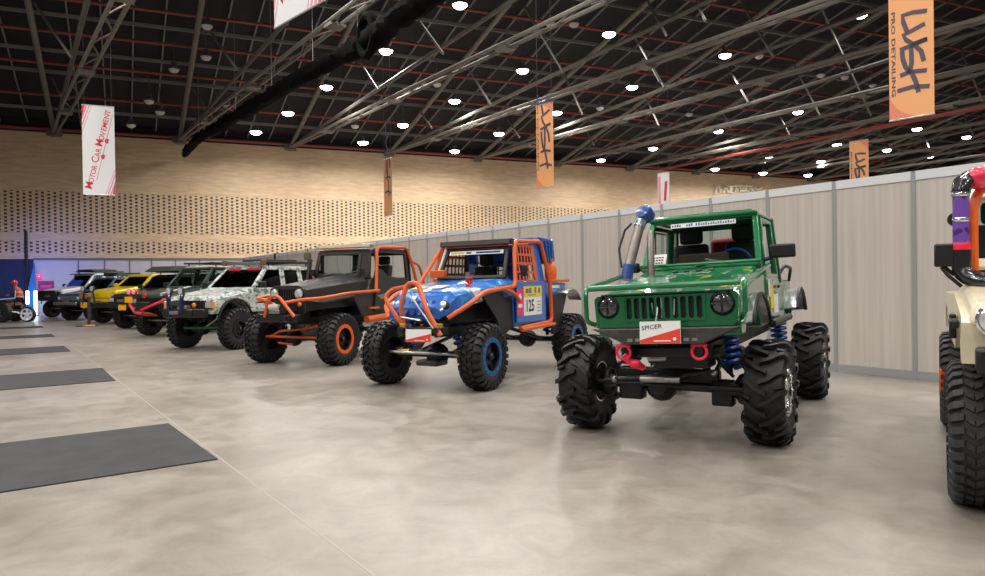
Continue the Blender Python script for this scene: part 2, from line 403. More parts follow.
# brackets along the wall head
bx = [(55, 130), (188, 137), (301, 144), (398, 150), (476, 155)]
bt = [(onwall(x, y) - wl0).dot(WD) for x, y in bx]
sb = (bt[4] - bt[0]) / 4
bt = [bt[0] + sb * i for i in range(-2, 14)]
raf = MB
for i, t in enumerate(bt):
    for k in range(1, 5):
        a = V((wl0.x, wl0.y, 0)) + WD * (t + sb * k / 5); a.z = ZT + .42
        m = MB(); m.bar(a, a + dA * 46, .06, .1); tag(m.build('roof_rafter', GREYP), kind='structure')
dBh = V((dB.x, dB.y, dB.z))
for i, t in enumerate(bt):
    P = wl0 + WD * t + WN * .35; P.z = ZT - .05
    tr = empty('roof_truss', P, kind='structure')
    Q = V((0, 0, 0))
    m = MB(); m.box((0, 0, 0), (.6, .6, .35)); m.build('wall_bracket', TRUSSD, tr)
    LA, LB = 44, 60
    A = lambda s: Q + dA * s
    B = lambda s: Q + dBh * s
    dC = (dB * .80 + dA * .20); dC.normalize()
    m = MB(); m.tube([Q, A(LA)], .13, 8); m.build('top_chord', TRUSS, tr)
    sd = dBh.cross(V((0, 0, 1))).normalized()
    m = MB()
    for k in (-1, 1): m.tube([Q + sd * .1 * k, Q + sd * .24 * k + dBh * 8, Q + sd * .24 * k + dBh * LB], .08, 6)
    m.build('bottom_chord', TRUSS, tr)
    m = MB()
    for k in range(4, int(LB / 1.6)):
        s = k * 1.6; m.bar(B(s) - sd * .24 * (-1) ** k, B(s + 1.6) + sd * .24 * (-1) ** k, .05, .05)
    m.build('lacing', TRUSSD, tr)
    m = MB(); m.tube([Q, Q + dC * LA], .10, 6); m.build('side_chord', TRUSSD, tr)
    m = MB()
    for s in (6, 14, 23, 33):
        b = B(s); m.box(b - V((0, 0, .12)), (.55, .6, .1), Matrix.Rotation(math.atan2(dB.y, dB.x), 3, 'Z'))
    m.build('gusset', TRUSS, tr)
STRUTS = [((412.6, 11.5), (443, 53.5)), ((466, 65), (491, 105)), ((525, 7.6), (563.5, 72.5)), ((563.5, 72.5), (582.6, 114.5)), ((357, 57), (378, 90)), ((632, 32), (660, 82)), ((643.6, 91.6), (659, 126)),
 ((508, 120), (519.5, 137.5)), ((586, 130), (594, 145)), ((420, 111), (432, 128)), ((647, 0), (666, 35)), ((740, 0), (773, 56)), ((820, 5), (871, 115.6)), ((727.6, 66.5), (748.6, 103)), ((794, 65), (820, 115.6)),
 ((717, 101.6), (732, 130)), ((776.6, 110), (791, 138)), ((640, 47), (664.5, 87.6)), ((959, 45.5), (983, 101.6)), ((871, 115.6), (885, 140)), ((964, 115.6), (974.5, 136.6)), ((923.7, 135), (930.7, 150.6)),
 ((34.7, 3.5), (71, 57)), ((52, 78), (61, 95.5)), ((208, 28), (236, 68)), ((193, 88.6), (205, 107.7)), ((900, -10), (925, 40)), ((690, -10), (705, 20))]
for (ax, ay), (bx_, by_) in STRUTS:
    m = MB(); m.tube([onroof(ax, ay, .5), G(bx_, by_, ZT - .1)], .055, 6); tag(m.build('roof_strut', TRUSS), kind='structure')
# long red pipe that runs with the chords on the right
pz = ZT - .4
a = G(660, 169, pz); b = G(990, 106, pz)
m = MB(); m.tube([a, b, b + (b - a).normalized() * 6], .11, 6); tag(m.build('sprinkler_pipe', REDP), kind='structure')
# ------------------------------------------------------------------ lamps under the roof
HOUS = mat('lamp_housing', (.06, .06, .065), .5); GLOW = mat('lamp_lens_lit', (1, 1, 1), .4, emit=(1, .95, .88), estr=16.)
DULL = mat('lamp_lens_off', (.55, .53, .5), .4)
def lamp(x, y, lit, label, r=.34):
    P = onroof(x, y, 1.6)
    n = 'high_bay_lamp' if lit else 'unlit_high_bay_lamp'
    root = empty('high_bay_lamp', P, label=label, cat='ceiling lamp', group='lit lamps under the roof' if lit else 'unlit lamps under the roof')
    m = MB(); m.lathe([(.10, .36), (.13, .34), (.15, .12), (r, .07), (r, 0)][::-1], n=16); m.build('housing', HOUS, root)
    m = MB(); m.lathe([(.01, -.17), (r * .55, -.14), (r * .85, -.07), (r * .95, .0)], n=16); m.build('lens', GLOW if lit else DULL, root)
    m = MB(); m.tube([(0, 0, .4), (0, 0, 1.3)], .02, 5); m.build('stem', HOUS, root)
    if lit: lamp_light(P - V((0, 0, .25)), HALL_POWER * 1.1, .7)
LIT = [
 (326.5, 87, 'lit lamp right beside the black fabric duct at its middle'),
 (288, 113, 'lit lamp just below the black fabric duct, upper right of the leftmost small one'),
 (256, 132, 'leftmost lit lamp of all, close above the timber wall'),
 (460, 5, 'lit lamp at the top edge of the photo, right of the black fabric duct'),
 (386, 51, 'lit lamp just below the upper end of the black fabric duct'),
 (403, 125, 'lit lamp above the narrow orange banner, a little to its right'),
 (363, 142.5, 'small lit lamp left of the top of the narrow orange banner'),
 (454.6, 101, 'lit lamp in mid roof, straight above another between two orange banners'),
 (454.6, 151, 'small lit lamp close to the wall head between two orange banners'),
 (522.6, 70.5, 'lit lamp above and left of the middle orange banner'),
 (499, 133.6, 'small lit lamp to the left of the middle orange banner'),
 (609, 34, 'large bright lamp upper right of the middle orange banner'),
 (632, 87, 'lit lamp in mid roof, third to the right of the middle orange banner'),
 (556.6, 112.6, 'lit lamp peeking out at the right edge of the middle orange banner'),
 (601, 160, 'small lit lamp at the wall head right of the middle orange banner'),
 (653, 148.3, 'small lit lamp above the white and pink banner'),
 (860.7, 15, 'largest bright lamp, at top left of the big orange banner'),
 (725, 55.3, 'large bright lamp left of centre between the middle and the big orange banners'),
 (798, 112, 'lit lamp in mid roof, left of the bottom of the big orange banner'),
 (718.5, 131, 'lit lamp in mid roof above the script lettering on the wall'),
 (837, 144.7, 'lit lamp just left of the small orange banner behind the partition'),
 (770, 158, 'lit lamp above and right of the script lettering, upper of a close pair'),
 (715, 169, 'small lit lamp just above the left end of the script lettering'),
 (763, 173, 'small lit lamp just above the right end of the script lettering'),
 (820.7, 161.5, 'small lit lamp low on the left of the small orange banner'),
 (808, 175, 'lowest small lit lamp, just above the partition rail left of the small orange banner'),
 (887, 150, 'small lit lamp just right of the small orange banner behind the partition'),
 (917, 129, 'lit lamp right below the bottom edge of the big orange banner'),
 (966.5, 137, 'rightmost lit lamp of all, above the partition'),
 (930, 156, 'small lit lamp above the partition, below the lamp under the big orange banner')]
for x, y, l in LIT: lamp(x, y, True, l)
OFF = [
 (207, 26, 'unlit lamp disc at top left, beside a steel chord left of the white banner'),
 (206, 57, 'unlit lamp disc below another one, left of the black fabric duct'),
 (174, 69.5, 'unlit lamp disc upper right of the white banner with red lettering'),
 (149, 101, 'unlit lamp disc beside the top of the white banner with red lettering'),
 (160, 112, 'unlit lamp disc further right of the top of the white banner with red lettering'),
 (131, 125, 'unlit lamp disc nearest to the white banner with red lettering'),
 (227.5, 106, 'unlit lamp disc just above the lower end of the black fabric duct'),
 (437, 84, 'unlit lamp upper left of the lit one in mid roof between the orange banners'),
 (355, 126, 'unlit lamp above the small lit one left of the narrow orange banner'),
 (550, 23, 'unlit lamp disc at the top, left one of two side by side'),
 (574, 24, 'unlit lamp disc at the top, right one of two side by side'),
 (600, 108, 'unlit lamp to the right of the middle orange banner'),
 (759, 56, 'unlit lamp just right of the large bright lamp in the upper roof'),
 (845, 77, 'unlit lamp left of the middle of the big orange banner'),
 (821, 75, 'unlit lamp disc left of the unlit lamp beside the big orange banner'),
 (689, 114, 'unlit lamp upper left of the lamp above the script lettering'),
 (873, 85, 'unlit lamp disc closest to the left edge of the big orange banner')]
for x, y, l in OFF: lamp(x, y, False, l, .25)
# ------------------------------------------------------------------ black fabric duct hung across the roof
DUCT = mat('black_fabric', (.0028, .0028, .0032), .95, noise=.4, nscale=9, bump=.6, spec=.1)
droot = [(184, 156), (187, 150), (199, 138), (217, 127.5), (235.5, 116.7), (253, 106), (271.7, 95), (292, 82), (313, 70), (336, 59), (357.8, 48), (378, 35), (399, 17), (424, 0), (452, -18)]
pts = [G(x, y, 9.3) for x, y in droot]
rr = [.10, .30, .26, .30, .28, .34, .31, .33, .31, .32, .36, .40, .33, .36, .36]
DUCTO = empty('fabric_duct', (0, 0, 0), label='long black fabric wrapped duct slung diagonally below the roof', cat='duct')
P2, R2 = [], []
for i in range(len(pts) - 1):
    for k in range(6): P2.append(pts[i].lerp(pts[i + 1], k / 6)); R2.append((rr[i] * (6 - k) + rr[i + 1] * k) / 6 * random.uniform(.80, 1.02))
P2.append(pts[-1]); R2.append(rr[-1])
m = MB(); m.tube(P2, .35, 12, rr=R2)
for v in m.bm.verts: v.co += V((random.uniform(-.05, .05), random.uniform(-.05, .05), random.uniform(-.06, .04)))
m.build('sleeve', DUCT, DUCTO)
q = G(367, 36, 9.3); m = MB()
e1 = (pts[11] - pts[10]).normalized()
m.tube([q + e1 * (.5 * math.cos(k * .524)) + V((0, 0, .62 * math.sin(k * .524))) for k in range(12)], .14, 8, closed=True); m.build('tie_loop', DUCT, DUCTO)
for k in (2, 4, 6, 8, 10):
    m = MB(); a = pts[k]; m.tube([a, V((a.x, a.y, roofz(a, 0)))], .015, 5); m.build('hanger_wire', GREYP, DUCTO)
# ------------------------------------------------------------------ banners hanging from the roof
BW = mat('white_banner_cloth', (.8, .8, .8), .6); BO = mat('orange_banner_cloth', (.84, .40, .17), .6); BOD = mat('orange_banner_pattern', (.76, .24, .14), .6)
BRED = mat('red_print', (.68, .03, .08), .6); BPINK = mat('pink_print', (.8, .3, .38), .6); INKB = mat('dark_ink_print', (.09, .07, .10), .6)
ROD = mat('banner_rod', (.5, .5, .5), .4, metal=.5)
def banner(px, depth, dirpx, label, cloth, group):
    """px: top-left, top-right, bottom y at left; returns root, width, height and a mapper (u 0..1, v in widths from the bottom)"""
    (xl, yt), (xr, _), (xb, yb) = px
    d = ray(*dirpx) if not isinstance(dirpx, V) else dirpx
    d = V((d.x, d.y, 0)).normalized()
    A0 = atdepth(xl, yt, depth); n = V((d.y, -d.x, 0))
    if n.dot(EYE - A0) < 0: n = -n
    B0 = onplane(xr, yt, A0, n); C0 = onplane(xb, yb, A0, n)
    right = V((B0.x - A0.x, B0.y - A0.y, 0)); W = right.length; right.normalize(); H = A0.z - C0.z
    root = empty('hanging_banner', V((A0.x, A0.y, C0.z)) + right * W / 2, label=label, cat='banner', group=group)
    o = root.location.copy()
    def q(a, b, off=0.): return right * (a - .5) * W + V((0, 0, b * W)) + n * off
    m = MB(); m.hexa([q(0, 0, -.006), q(1, 0, -.006), q(1, 0, .006), q(0, 0, .006)], [q(0, H / W, -.006), q(1, H / W, -.006), q(1, H / W, .006), q(0, H / W, .006)]); m.build('cloth', cloth, root)
    for b in (0, H / W):
        m = MB(); m.tube([q(-.01, b), q(1.01, b)], .02, 6); m.build('rod', ROD, root)
    for a in (.08, .92):
        m = MB(); p = q(a, H / W); g = o + p; m.tube([p, V((p.x, p.y, roofz(g) - o.z))], .006, 4); m.build('hanging_wire', HOUS, root)
    return root, W, H, q
def poly_on(root, q, name, pts, mt, off=.009):
    m = MB(); m.shape(pts, [], lambda a, b: q(a, b, .005), lambda a, b: q(a, b, off)); return m.build(name, mt, root)
def strokes(root, q, W, name, lines, wd, mt):
    m = MB()
    for l in lines:
        P = [V(p) for p in l]; Lf = []; Rt = []
        for i, p in enumerate(P):
            d = (P[min(i + 1, len(P) - 1)] - P[max(i - 1, 0)]).normalized(); nn = V((-d.y, d.x)) * wd / 2
            if i == 0: p = p - d * wd * .4
            if i == len(P) - 1: p = p + d * wd * .4
            Lf.append(p + nn); Rt.append(p - nn)
        for i in range(len(P) - 1):
            a, b, c, e = Lf[i], Lf[i + 1], Rt[i + 1], Rt[i]
            m.hexa([q(*a, .006), q(*b, .006), q(*c, .006), q(*e, .006)], [q(*a, .012), q(*b, .012), q(*c, .012), q(*e, .012)])
    return m.build(name, mt, root)
def mcm(root, W, H, q):
    h = H / W
    for k, (a, wd, mt) in enumerate(((0, .10, BRED), (.13, .05, BPINK), (.22, .04, BPINK), (.30, .02, BPINK))):
        a1 = a + wd; sl = 3.0
        poly_on(root, q, 'corner_stripe', [(a, h - .001), (a1, h - .001), (max(0.001, a1 - .3), h - max(.0, min(.3, a1 - .001)) * sl), (max(0.001, a - .3), h - min(.3, max(a, .001)) * sl)] if a > 0 else [(0.001, h - .001), (a1, h - .001), (.001, h - a1 * sl - .2)], mt)
        poly_on(root, q, 'corner_stripe', [(1 - p[0], h - p[1]) for p in ([(a, h - .001), (a1, h - .001), (max(0.001, a1 - .3), h - min(.3, a1) * sl), (max(0.001, a - .3), h - min(.3, max(a, .001)) * sl)] if a > 0 else [(0.001, h - .001), (a1, h - .001), (.001, h - a1 * sl - .2)])], mt)
    # lettering climbs from bottom left to top right
    x0, y0, x1, y1 = .17, .22, .80, h - .12
    L = math.hypot(x1 - x0, y1 - y0); ex = V(((x1 - x0) / L, (y1 - y0) / L)); ey = V((-ex.y, ex.x))
    pos = 0; words = [('M', 1), ('OTOR', .72), (' ', .3), ('C', 1), ('AR', .72), (' ', .3), ('M', 1), ('OVEMENT', .72)]
    tot = sum((len(s) * .80 * z if s != ' ' else .3) for s, z in words); sz = L / tot
    for s, z in words:
        if s == ' ': pos += .3 * sz; continue
        for ch in s:
            cx = pos + .40 * sz * z
            def pl(a, b, d, cx=cx, z=z):
                p = V((x0, y0)) + ex * (cx + a) + ey * (b - (1 - z) * sz * .40); return q(p.x, p.y, .006 + d)
            m = MB(); text_mesh(m, ch, sz * z * 1.22, pl, .004, sx=1.02, bold=.002); m.build('letter', BRED, root, smooth=0)
            pos += .80 * sz * z
    for t in (.42, .62):
        c = V((x0, y0)) + ex * L * t - ey * sz * .75
        poly_on(root, q, 'emblem', [tuple(c + ex * a + ey * b) for a, b in ((-.07, -.05), (.07, -.05), (.09, .02), (.04, .07), (-.05, .06), (-.09, .0))], BRED)
    c = V((x0, y0)) - ey * sz * .72
    poly_on(root, q, 'underline', [tuple(c + ex * a + ey * b) for a, b in ((L * .12, 0), (L * .95, .0), (L * .95, .025), (L * .12, .025))], BPINK)
g1 = 'white banners with red lettering'; g2 = 'orange banners'
mcm(*banner(((81.5, 104.5), (114, 107.5), (83, 194.5)), 26, WD, 'white banner with red slanted lettering hanging in front of the timber wall, far left', BW, g1))
b = banner(((273.2, -62), (323, -62), (275.3, 28)), 17, (-190, 290), 'white banner cut off by the top edge, beside a steel chord', BW, g1); mcm(*b)
LSP = {'letter_l': [[(925, 8.9), (913, 6.8), (902.9, 7.2), (903.6, 14.6), (906.9, 24.5)]],
 'letter_u': [[(923, 22.4), (913, 25.5), (903.4, 28.4), (906.4, 34.4), (913, 40), (925, 38.6)], [(925, 39), (913, 41), (901.7, 42.9)]],
 'letter_s': [[(902.2, 46.9), (902.8, 54), (905.5, 63), (909, 68)], [(909.6, 68), (911.4, 60), (911.4, 52), (911, 43), (915.2, 42.7), (921, 50), (923, 59)]],
 'letter_h': [[(901.6, 70.4), (909.8, 68.9), (924.4, 70.8)], [(911.7, 70.8), (915.6, 81.2), (917.6, 90.4)], [(898.7, 86.5), (912.4, 85.2), (926.9, 87.8)]]}
LS = {k: [[((x - 888.6) / 44.3, (117.5 - y) / 44.3) for x, y in ln] for ln in v] for k, v in LSP.items()}
def lush(root, W, H, q, scale=1., lift=0., small=True):
    tr = lambda p: (p[0], p[1] * scale + lift)
    for nm, lns in LS.items(): strokes(root, q, W, nm, [[tr(p) for p in ln] for ln in lns], .105, INKB)
    if small:
        m = MB(); mid = (1.60 * scale + lift)
        text_mesh(m, 'PRO DETAILING', .125, lambda a, b, d: q(.10 + b, mid - a, .006 + d), .004, sx=2.3 * scale, bold=.003); m.build('small_lettering', INKB, root, smooth=0)
    poly_on(root, q, 'corner_pattern', [(.001, .001), (.62, .02), (.36, .12), (.17, .27), (.06, .45), (.001, .62)], BOD)
    h = H / W
    poly_on(root, q, 'corner_pattern', [(.999, h - .001), (.45, h - .02), (.65, h - .14), (.85, h - .34), (.999, h - .55)], BOD)
bb = banner(((888.3, -26), (933.2, -26), (890, 121.3)), 15.5, (-70, 288), 'big orange banner with dark brush lettering at top right', BO, g2); lush(*bb)
bb = banner(((536, 106.3), (552.8, 102), (536.6, 188.6)), 25, (-210, 288), 'middle orange banner with dark brush lettering, above the blue rock buggy', BO, g2); lush(*bb, scale=1.66, lift=-.16)
bb = banner(((383.6, 160), (391.6, 158), (385.5, 216.8)), 33, (-60, 290), 'narrow orange banner seen nearly edge on before the timber wall', BO, g2); lush(*bb, scale=2.45, lift=-.22, small=False)
bb = banner(((849.4, 142), (868.4, 140.4), (850, 196)), 30, (-100, 288), 'small orange banner half hidden behind the partition on the right', BO, g2); lush(*bb, scale=1.0, lift=-.25)
root, W, H, q = banner(((657.7, 174), (669.2, 172.7), (658.5, 214)), 34, (-100, 288), 'narrow white and pink banner showing behind the partition above the green car', BW, g1)
h = H / W
poly_on(root, q, 'print', [(.05, .2), (.25, .2), (.25, h - .2), (.05, h - .2)], BPINK); poly_on(root, q, 'print', [(.5, .9), (.72, .9), (.85, h - .6), (.63, h - .6)], BRED)
# pale script letters fixed on the timber wall
SCR = mat('pale_sign_letters', (.8, .72, .6), .5)
sg = empty('script_sign', onwall(736, 189, .1), math.atan2(WD.y, WD.x), label='pale script lettering fixed on the timber wall above the partition', cat='sign', group=None)
inv = Matrix.Rotation(-math.atan2(WD.y, WD.x), 3, 'Z'); so = sg.location.copy()
ln = [[(715, 194), (717, 187), (719, 186), (721, 193), (722, 189)], [(723, 193), (725, 188), (727, 188), (728, 193)], [(729, 193), (731, 186), (732, 186), (731, 193), (734, 193)], [(735, 192), (736, 188), (738, 190), (740, 186), (741, 192)], [(742, 191), (743, 188), (745, 188), (745, 191), (742, 191)], [(747, 185), (746, 191), (748, 191)], [(749, 190), (750, 188), (752, 188), (752, 191)], [(753, 191), (754, 188), (756, 188)], [(757, 190), (760, 189), (762, 188)], [(728, 186.5), (740, 185.6), (752, 186.5)]]
for l in ln:
    m = MB(); m.tube([inv @ (onwall(x, y, .12) - so) for x, y in l], .09, 6); m.build('letter', SCR, sg)
# ------------------------------------------------------------------ rubber mats on the floor
MATR = mat('dark_rubber_mat', (.036, .036, .038), .75, noise=.35, nscale=3, bump=.2)
ML = ['nearest dark rubber mat on the concrete floor, lower left', 'second nearest dark rubber mat, behind the largest one', 'third dark rubber mat from the front on the left of the floor', 'fourth dark rubber mat from the front, thin in the distance', 'farthest dark rubber mat, just before the motorcycle']
vp2 = ray(1470, 268); vp2.z = 0; vp2.normalize()
for l, (a, b) in zip(ML, [((217.8, 459.8), (168.5, 424.2)), ((115.3, 380.9), (102.5, 368.4)), ((70.8, 351.5), (64, 346.2)), ((55.2, 336.7), (51.8, 334.3)), ((43.6, 327.6), (41.3, 326.1))]):
    A_, B_ = G(*a), G(*b); z = .012
    c = (A_ + B_) / 2; e = (A_ - B_).normalized() * ((A_ - B_).length / 2); u = -vp2 * 4.6
    m = MB(); m.hexa([e, e + u, -e + u, -e], [p + V((0, 0, z)) for p in (e, e + u, -e + u, -e)]); o = m.build('rubber_mat', MATR, None, bev=.004); o.location = c
    tag(o, l, 'floor mat', 'rubber mats in a row')


# ------------------------------------------------------------------ wheels
def tyre_mesh(name, D, Wd, rim, kind, m):
    """axle along y, outer face at +y, centre at the origin"""
    R = D / 2; h = Wd / 2; b = MB(); ld = {'paddle': .046, 'mud': .030, 'at': .016}[kind]
    Rb = R - ld
    prof = [(rim, -h * .80), (rim + .02, -h * .88), ((rim + R) / 2, -h * 1.0), (R - .10, -h * .98), (R - .055, -h * .90), (Rb - .006, -h * .66), (Rb, 0), (Rb - .006, h * .66), (R - .055, h * .90), (R - .10, h * .98), ((rim + R) / 2, h * 1.0), (rim + .02, h * .88), (rim, h * .80)]
    b.lathe(prof, ax=(0, 1, 0), n=48, cap=False)
    def P(t, r, y): return V((r * math.cos(t), y, r * math.sin(t)))
    def lug(secs):
        """secs: (theta, half width angle, inner r, outer r, y)"""
        b.loft([[P(t - w, ri, y), P(t + w, ri, y), P(t + w * .8, ro, y), P(t - w * .8, ro, y)] for t, w, ri, ro, y in secs])
    if kind == 'paddle':
        n = 15
        for k in range(n):
            for sgn in (-1, 1):
                t = 2 * math.pi * (k + (.5 if sgn > 0 else 0)) / n
                lug([(t + .02, .045, Rb - .012, R, -.03 * sgn), (t + .10, .05, Rb - .015, R, .33 * h * sgn), (t + .21, .055, Rb - .02, R - .004, .66 * h * sgn), (t + .27, .06, R - .07, R - .012, .90 * h * sgn), (t + .28, .065, R - .11, R - .045, 1.09 * h * sgn), (t + .285, .05, R - .17, R - .125, 1.06 * h * sgn)])
                if k % 2 == 0: lug([(t - .07, .035, Rb - .02, R - .003, .55 * h * sgn), (t - .04, .04, R - .06, R - .02, .88 * h * sgn), (t - .035, .04, R - .1, R - .06, 1.05 * h * sgn)])
    elif kind == 'mud':
        n = 26
        for k in range(n):
            for sgn in (-1, 1):
                t = 2 * math.pi * (k + (.5 if sgn > 0 else 0)) / n; q = 1 if k % 2 else .82
                lug([(t, .075, Rb - .02, R, .56 * h * sgn), (t + .02, .08, R - .06, R - .010, .88 * h * sgn), (t + .02, .085, R - .08 * q - .02, R - .045, 1.06 * h * sgn), (t + .02, .06, R - .15 * q, R - .12 * q, 1.04 * h * sgn)])
                lug([(t + .03, .06, Rb - .01, R, .06 * h * sgn), (t + .09, .065, Rb - .01, R, .44 * h * sgn)])
    else:
        n = 36
        for k in range(n):
            for sgn in (-1, 1):
                t = 2 * math.pi * (k + (.5 if sgn > 0 else 0)) / n
                lug([(t, .055, Rb - .015, R, .62 * h * sgn), (t + .02, .06, R - .06, R - .008, .90 * h * sgn), (t + .02, .06, R - .10, R - .05, 1.04 * h * sgn), (t + .02, .05, R - .14, R - .11, 1.02 * h * sgn)])
                lug([(t + .02, .05, Rb - .01, R, .05 * h * sgn), (t + .08, .05, Rb - .01, R, .28 * h * sgn)])
                lug([(t + .07, .05, Rb - .01, R, .33 * h * sgn), (t + .01, .05, Rb - .01, R, .55 * h * sgn)])
    return b.mesh(name, m, smooth=30)
def rim_mesh(rim, Wd, depth, m, holes=8, dark=None, ring=None):
    """dished wheel: barrel, face with spokes; returns list of (name, mesh)"""
    h = Wd / 2; out = []
    b = MB(); b.lathe([(rim + .004, -h * .8), (rim * .93, -h * .78), (rim * .9, h * .3), (rim * .9, h * .62), (rim + .004, h * .86), (rim + .012, h * .80)], ax=(0, 1, 0), n=36, cap=False)
    y = h * .86 - depth
    for k in range(holes):
        t = 2 * math.pi * k / holes
        d = V((math.cos(t), 0, math.sin(t)))
        b.bar(d * rim * .25 + V((0, y, 0)), d * rim * .92 + V((0, y - .01, 0)), rim * .36, .02, (0, 1, 0))
    b.lathe([(rim * .42, y - .015), (rim * .42, y + .012), (rim * .2, y + .02)], ax=(0, 1, 0), n=24)
    out.append(('rim', b.mesh('rim', m)))
    b = MB(); b.lathe([(rim * .9, y - .06), (rim * .9, y - .05)], ax=(0, 1, 0), n=24); b.lathe([(rim * .2, y + .0), (rim * .19, y + .06), (rim * .12, y + .075)], ax=(0, 1, 0), n=16)
    out.append(('hub', b.mesh('hub', dark or BLK)))
    b = MB(); b.lathe([(rim * .80, h * .84), (rim * .80, h * .90), (rim * 1.05, h * .90), (rim * 1.08, h * .82)], ax=(0, 1, 0), n=36, cap=False)
    for k in range(16):
        t = 2 * math.pi * k / 16; b.lathe([(.011, 0), (.011, .012)], (rim * .93 * math.cos(t), h * .89, rim * .93 * math.sin(t)), (0, 1, 0), 6)
    out.append(('beadlock_ring', b.mesh('beadlock_ring', ring or m)))
    return out
def add_wheels(root, D, Wd, track, wbase, tm, rims, steer=0.):
    for x in (0, -wbase):
        for sd in (1, -1):
            o = bpy.data.objects.new('wheel', tm); COL.objects.link(o); o.parent = root
            o.location = (x, sd * track / 2, D / 2 - .004); o.rotation_euler = (0, random.uniform(0, 1), 0 if sd > 0 else math.pi)
            if x == 0: o.rotation_euler[2] += steer
            for nme, me in rims:
                c = bpy.data.objects.new(nme, me); COL.objects.link(c); c.parent = o
TY_PAD = tyre_mesh('wheel', .95, .345, .205, 'paddle', RUB)
TY_MUD = tyre_mesh('wheel', .935, .33, .255, 'mud', RUB)
TY_MUD2 = tyre_mesh('wheel', .975, .36, .26, 'mud', RUB)
TY_SM = tyre_mesh('wheel', .88, .32, .21, 'mud', RUB)
TY_AT = tyre_mesh('wheel', .945, .37, .21, 'at', RUBD)
TY_WH = tyre_mesh('wheel', .975, .30, .21, 'mud', RUB)
R_CHR = rim_mesh(.205, .345, .08, CHROME, 8, None, CHROME)
R_BLU = rim_mesh(.255, .33, .07, BLK, 6, None, mat('blue_anodised_ring', (.02, .12, .33), .35, metal=.3))
R_ORG = rim_mesh(.26, .36, .09, BLK, 6, None, ORANGEB)
R_BLK = rim_mesh(.21, .34, .06, BLK, 6)
R_STL = rim_mesh(.21, .32, .05, STEEL, 6)
# ------------------------------------------------------------------ car building kit (x forward, y to the car's left, front axle at x = 0)
class Car:
    def __init__(s, name, org, head, label, xf=None, cat='car', group='off road cars parked in a row'):
        s.root = empty(name, (org[0], org[1], 0), math.radians(head), label=label, cat=cat, group=group); s.xf = xf or Matrix.Identity(4)
    def p(s, name, m, mt, parent=None, bev=0., body=True, smooth=35, label=None, seg=2):
        o = m.build(name, mt, parent or s.root, s.xf if body else None, bev, smooth, seg)
        if label: o['label'] = label
        return o
def body_profile(pts_top, zb, x0, x1, arches, n=14):
    """closed side outline: top points run rear to front, bottom runs front to rear with wheel arches (cx, cz, r)"""
    out = list(pts_top)
    out.append((x1, zb))
    for cx, cz, r in sorted(arches, reverse=True):
        dz = zb - cz
        a0 = math.asin(max(-1, min(1, dz / r)))
        xr = cx + r * math.cos(a0); xl = cx - r * math.cos(a0)
        if xr < x1: out.append((xr, zb))
        else:
            out.pop(); a0 = math.acos(min(1, (x1 - cx) / r)); out.append((x1, cz + r * math.sin(a0)))
        for k in range(1, n):
            t = a0 + (math.pi - a0 - math.asin(max(-1, min(1, dz / r)))) * k / n
            out.append((cx + r * math.cos(t), cz + r * math.sin(t)))
        if xl > x0: out.append((xl, zb))
    out.append((x0, zb))
    return out
def extrude_y(m, prof, y0, y1, holes=()):
    return m.shape(prof, list(holes), lambda a, b: V((a, y0, b)), lambda a, b: V((a, y1, b)))
def qframe(m, c, wd, th):
    """frame of four bars round a quad"""
    for a, b in zip(c, c[1:] + c[:1]):
        n = (V(c[1]) - V(c[0])).cross(V(c[3]) - V(c[0])); d = (V(b) - V(a)).normalized() * wd * .45
        m.bar(V(a) - d, V(b) + d, wd, th, n)
    return m
def inset(c, f):
    ctr = sum((V(p) for p in c), V()) / len(c); return [V(p) + (ctr - V(p)).normalized() * f for p in c]
def pane(m, c, th=.006):
    n = (V(c[1]) - V(c[0])).cross(V(c[3]) - V(c[0])).normalized() * th
    return m.hexa([V(p) for p in c], [V(p) + n for p in c])
def seat(car, x, y, z, mt=DARKIN):
    o = car.p('seat', MB().box((x, y, z + .08), (.48, .46, .16)).hexa([V((x - .26, y - .23, z + .1)), V((x - .12, y - .23, z + .1)), V((x - .12, y + .23, z + .1)), V((x - .26, y + .23, z + .1))], [V((x - .42, y - .2, z + .72)), V((x - .30, y - .2, z + .72)), V((x - .30, y + .2, z + .72)), V((x - .42, y + .2, z + .72))]), mt, bev=.04)
    car.p('headrest', MB().box((x - .38, y, z + .82), (.10, .27, .19)), mt, o, bev=.04)
LENSD = mat('dark_led_lens', (.10, .105, .11), .08, metal=.3, coat=1., noise=.9, nscale=25)
def headlamp(car, c, r, deep=.05, ring=CHROME, parent=None, body=True, fw=(1, 0, 0), lens=LENS):
    c = V(c); o = car.p('headlight', MB().lathe([(r * 1.12, -deep), (r * 1.14, .004), (r * 1.0, .014), (r * .96, .004)], c, fw, 20), ring, parent, body=body)
    car.p('lens', MB().lathe([(r * .97, .0), (r * .9, .016), (r * .6, .03), (r * .02, .038)], c, fw, 20), lens, o, body=body)
def axle(car, x, z, half, mt=BLK, off=.22, pump=True, tie=STEEL):
    m = MB(); m.tube([(x, -half, z), (x, half, z)], .05, 10)
    for sy in (-1, 1): m.lathe([(.085, -.06), (.10, 0), (.085, .07)], (x, sy * (half - .06), z), (0, 1, 0), 12)
    o = car.p('axle', m, mt, body=False)
    if pump: car.p('differential', MB().ball((x, off, z), (.17, .16, .165)).lathe([(.13, 0), (.13, .10), (.09, .14)], (x + .02, off, z), (1, 0, 0), 14), mt, o, body=False)
    if tie and x == 0:
        car.p('tie_rod', MB().tube([(x + .21, -half * .95, z + .03), (x + .22, half * .95, z + .03)], .024, 8), tie, body=False)
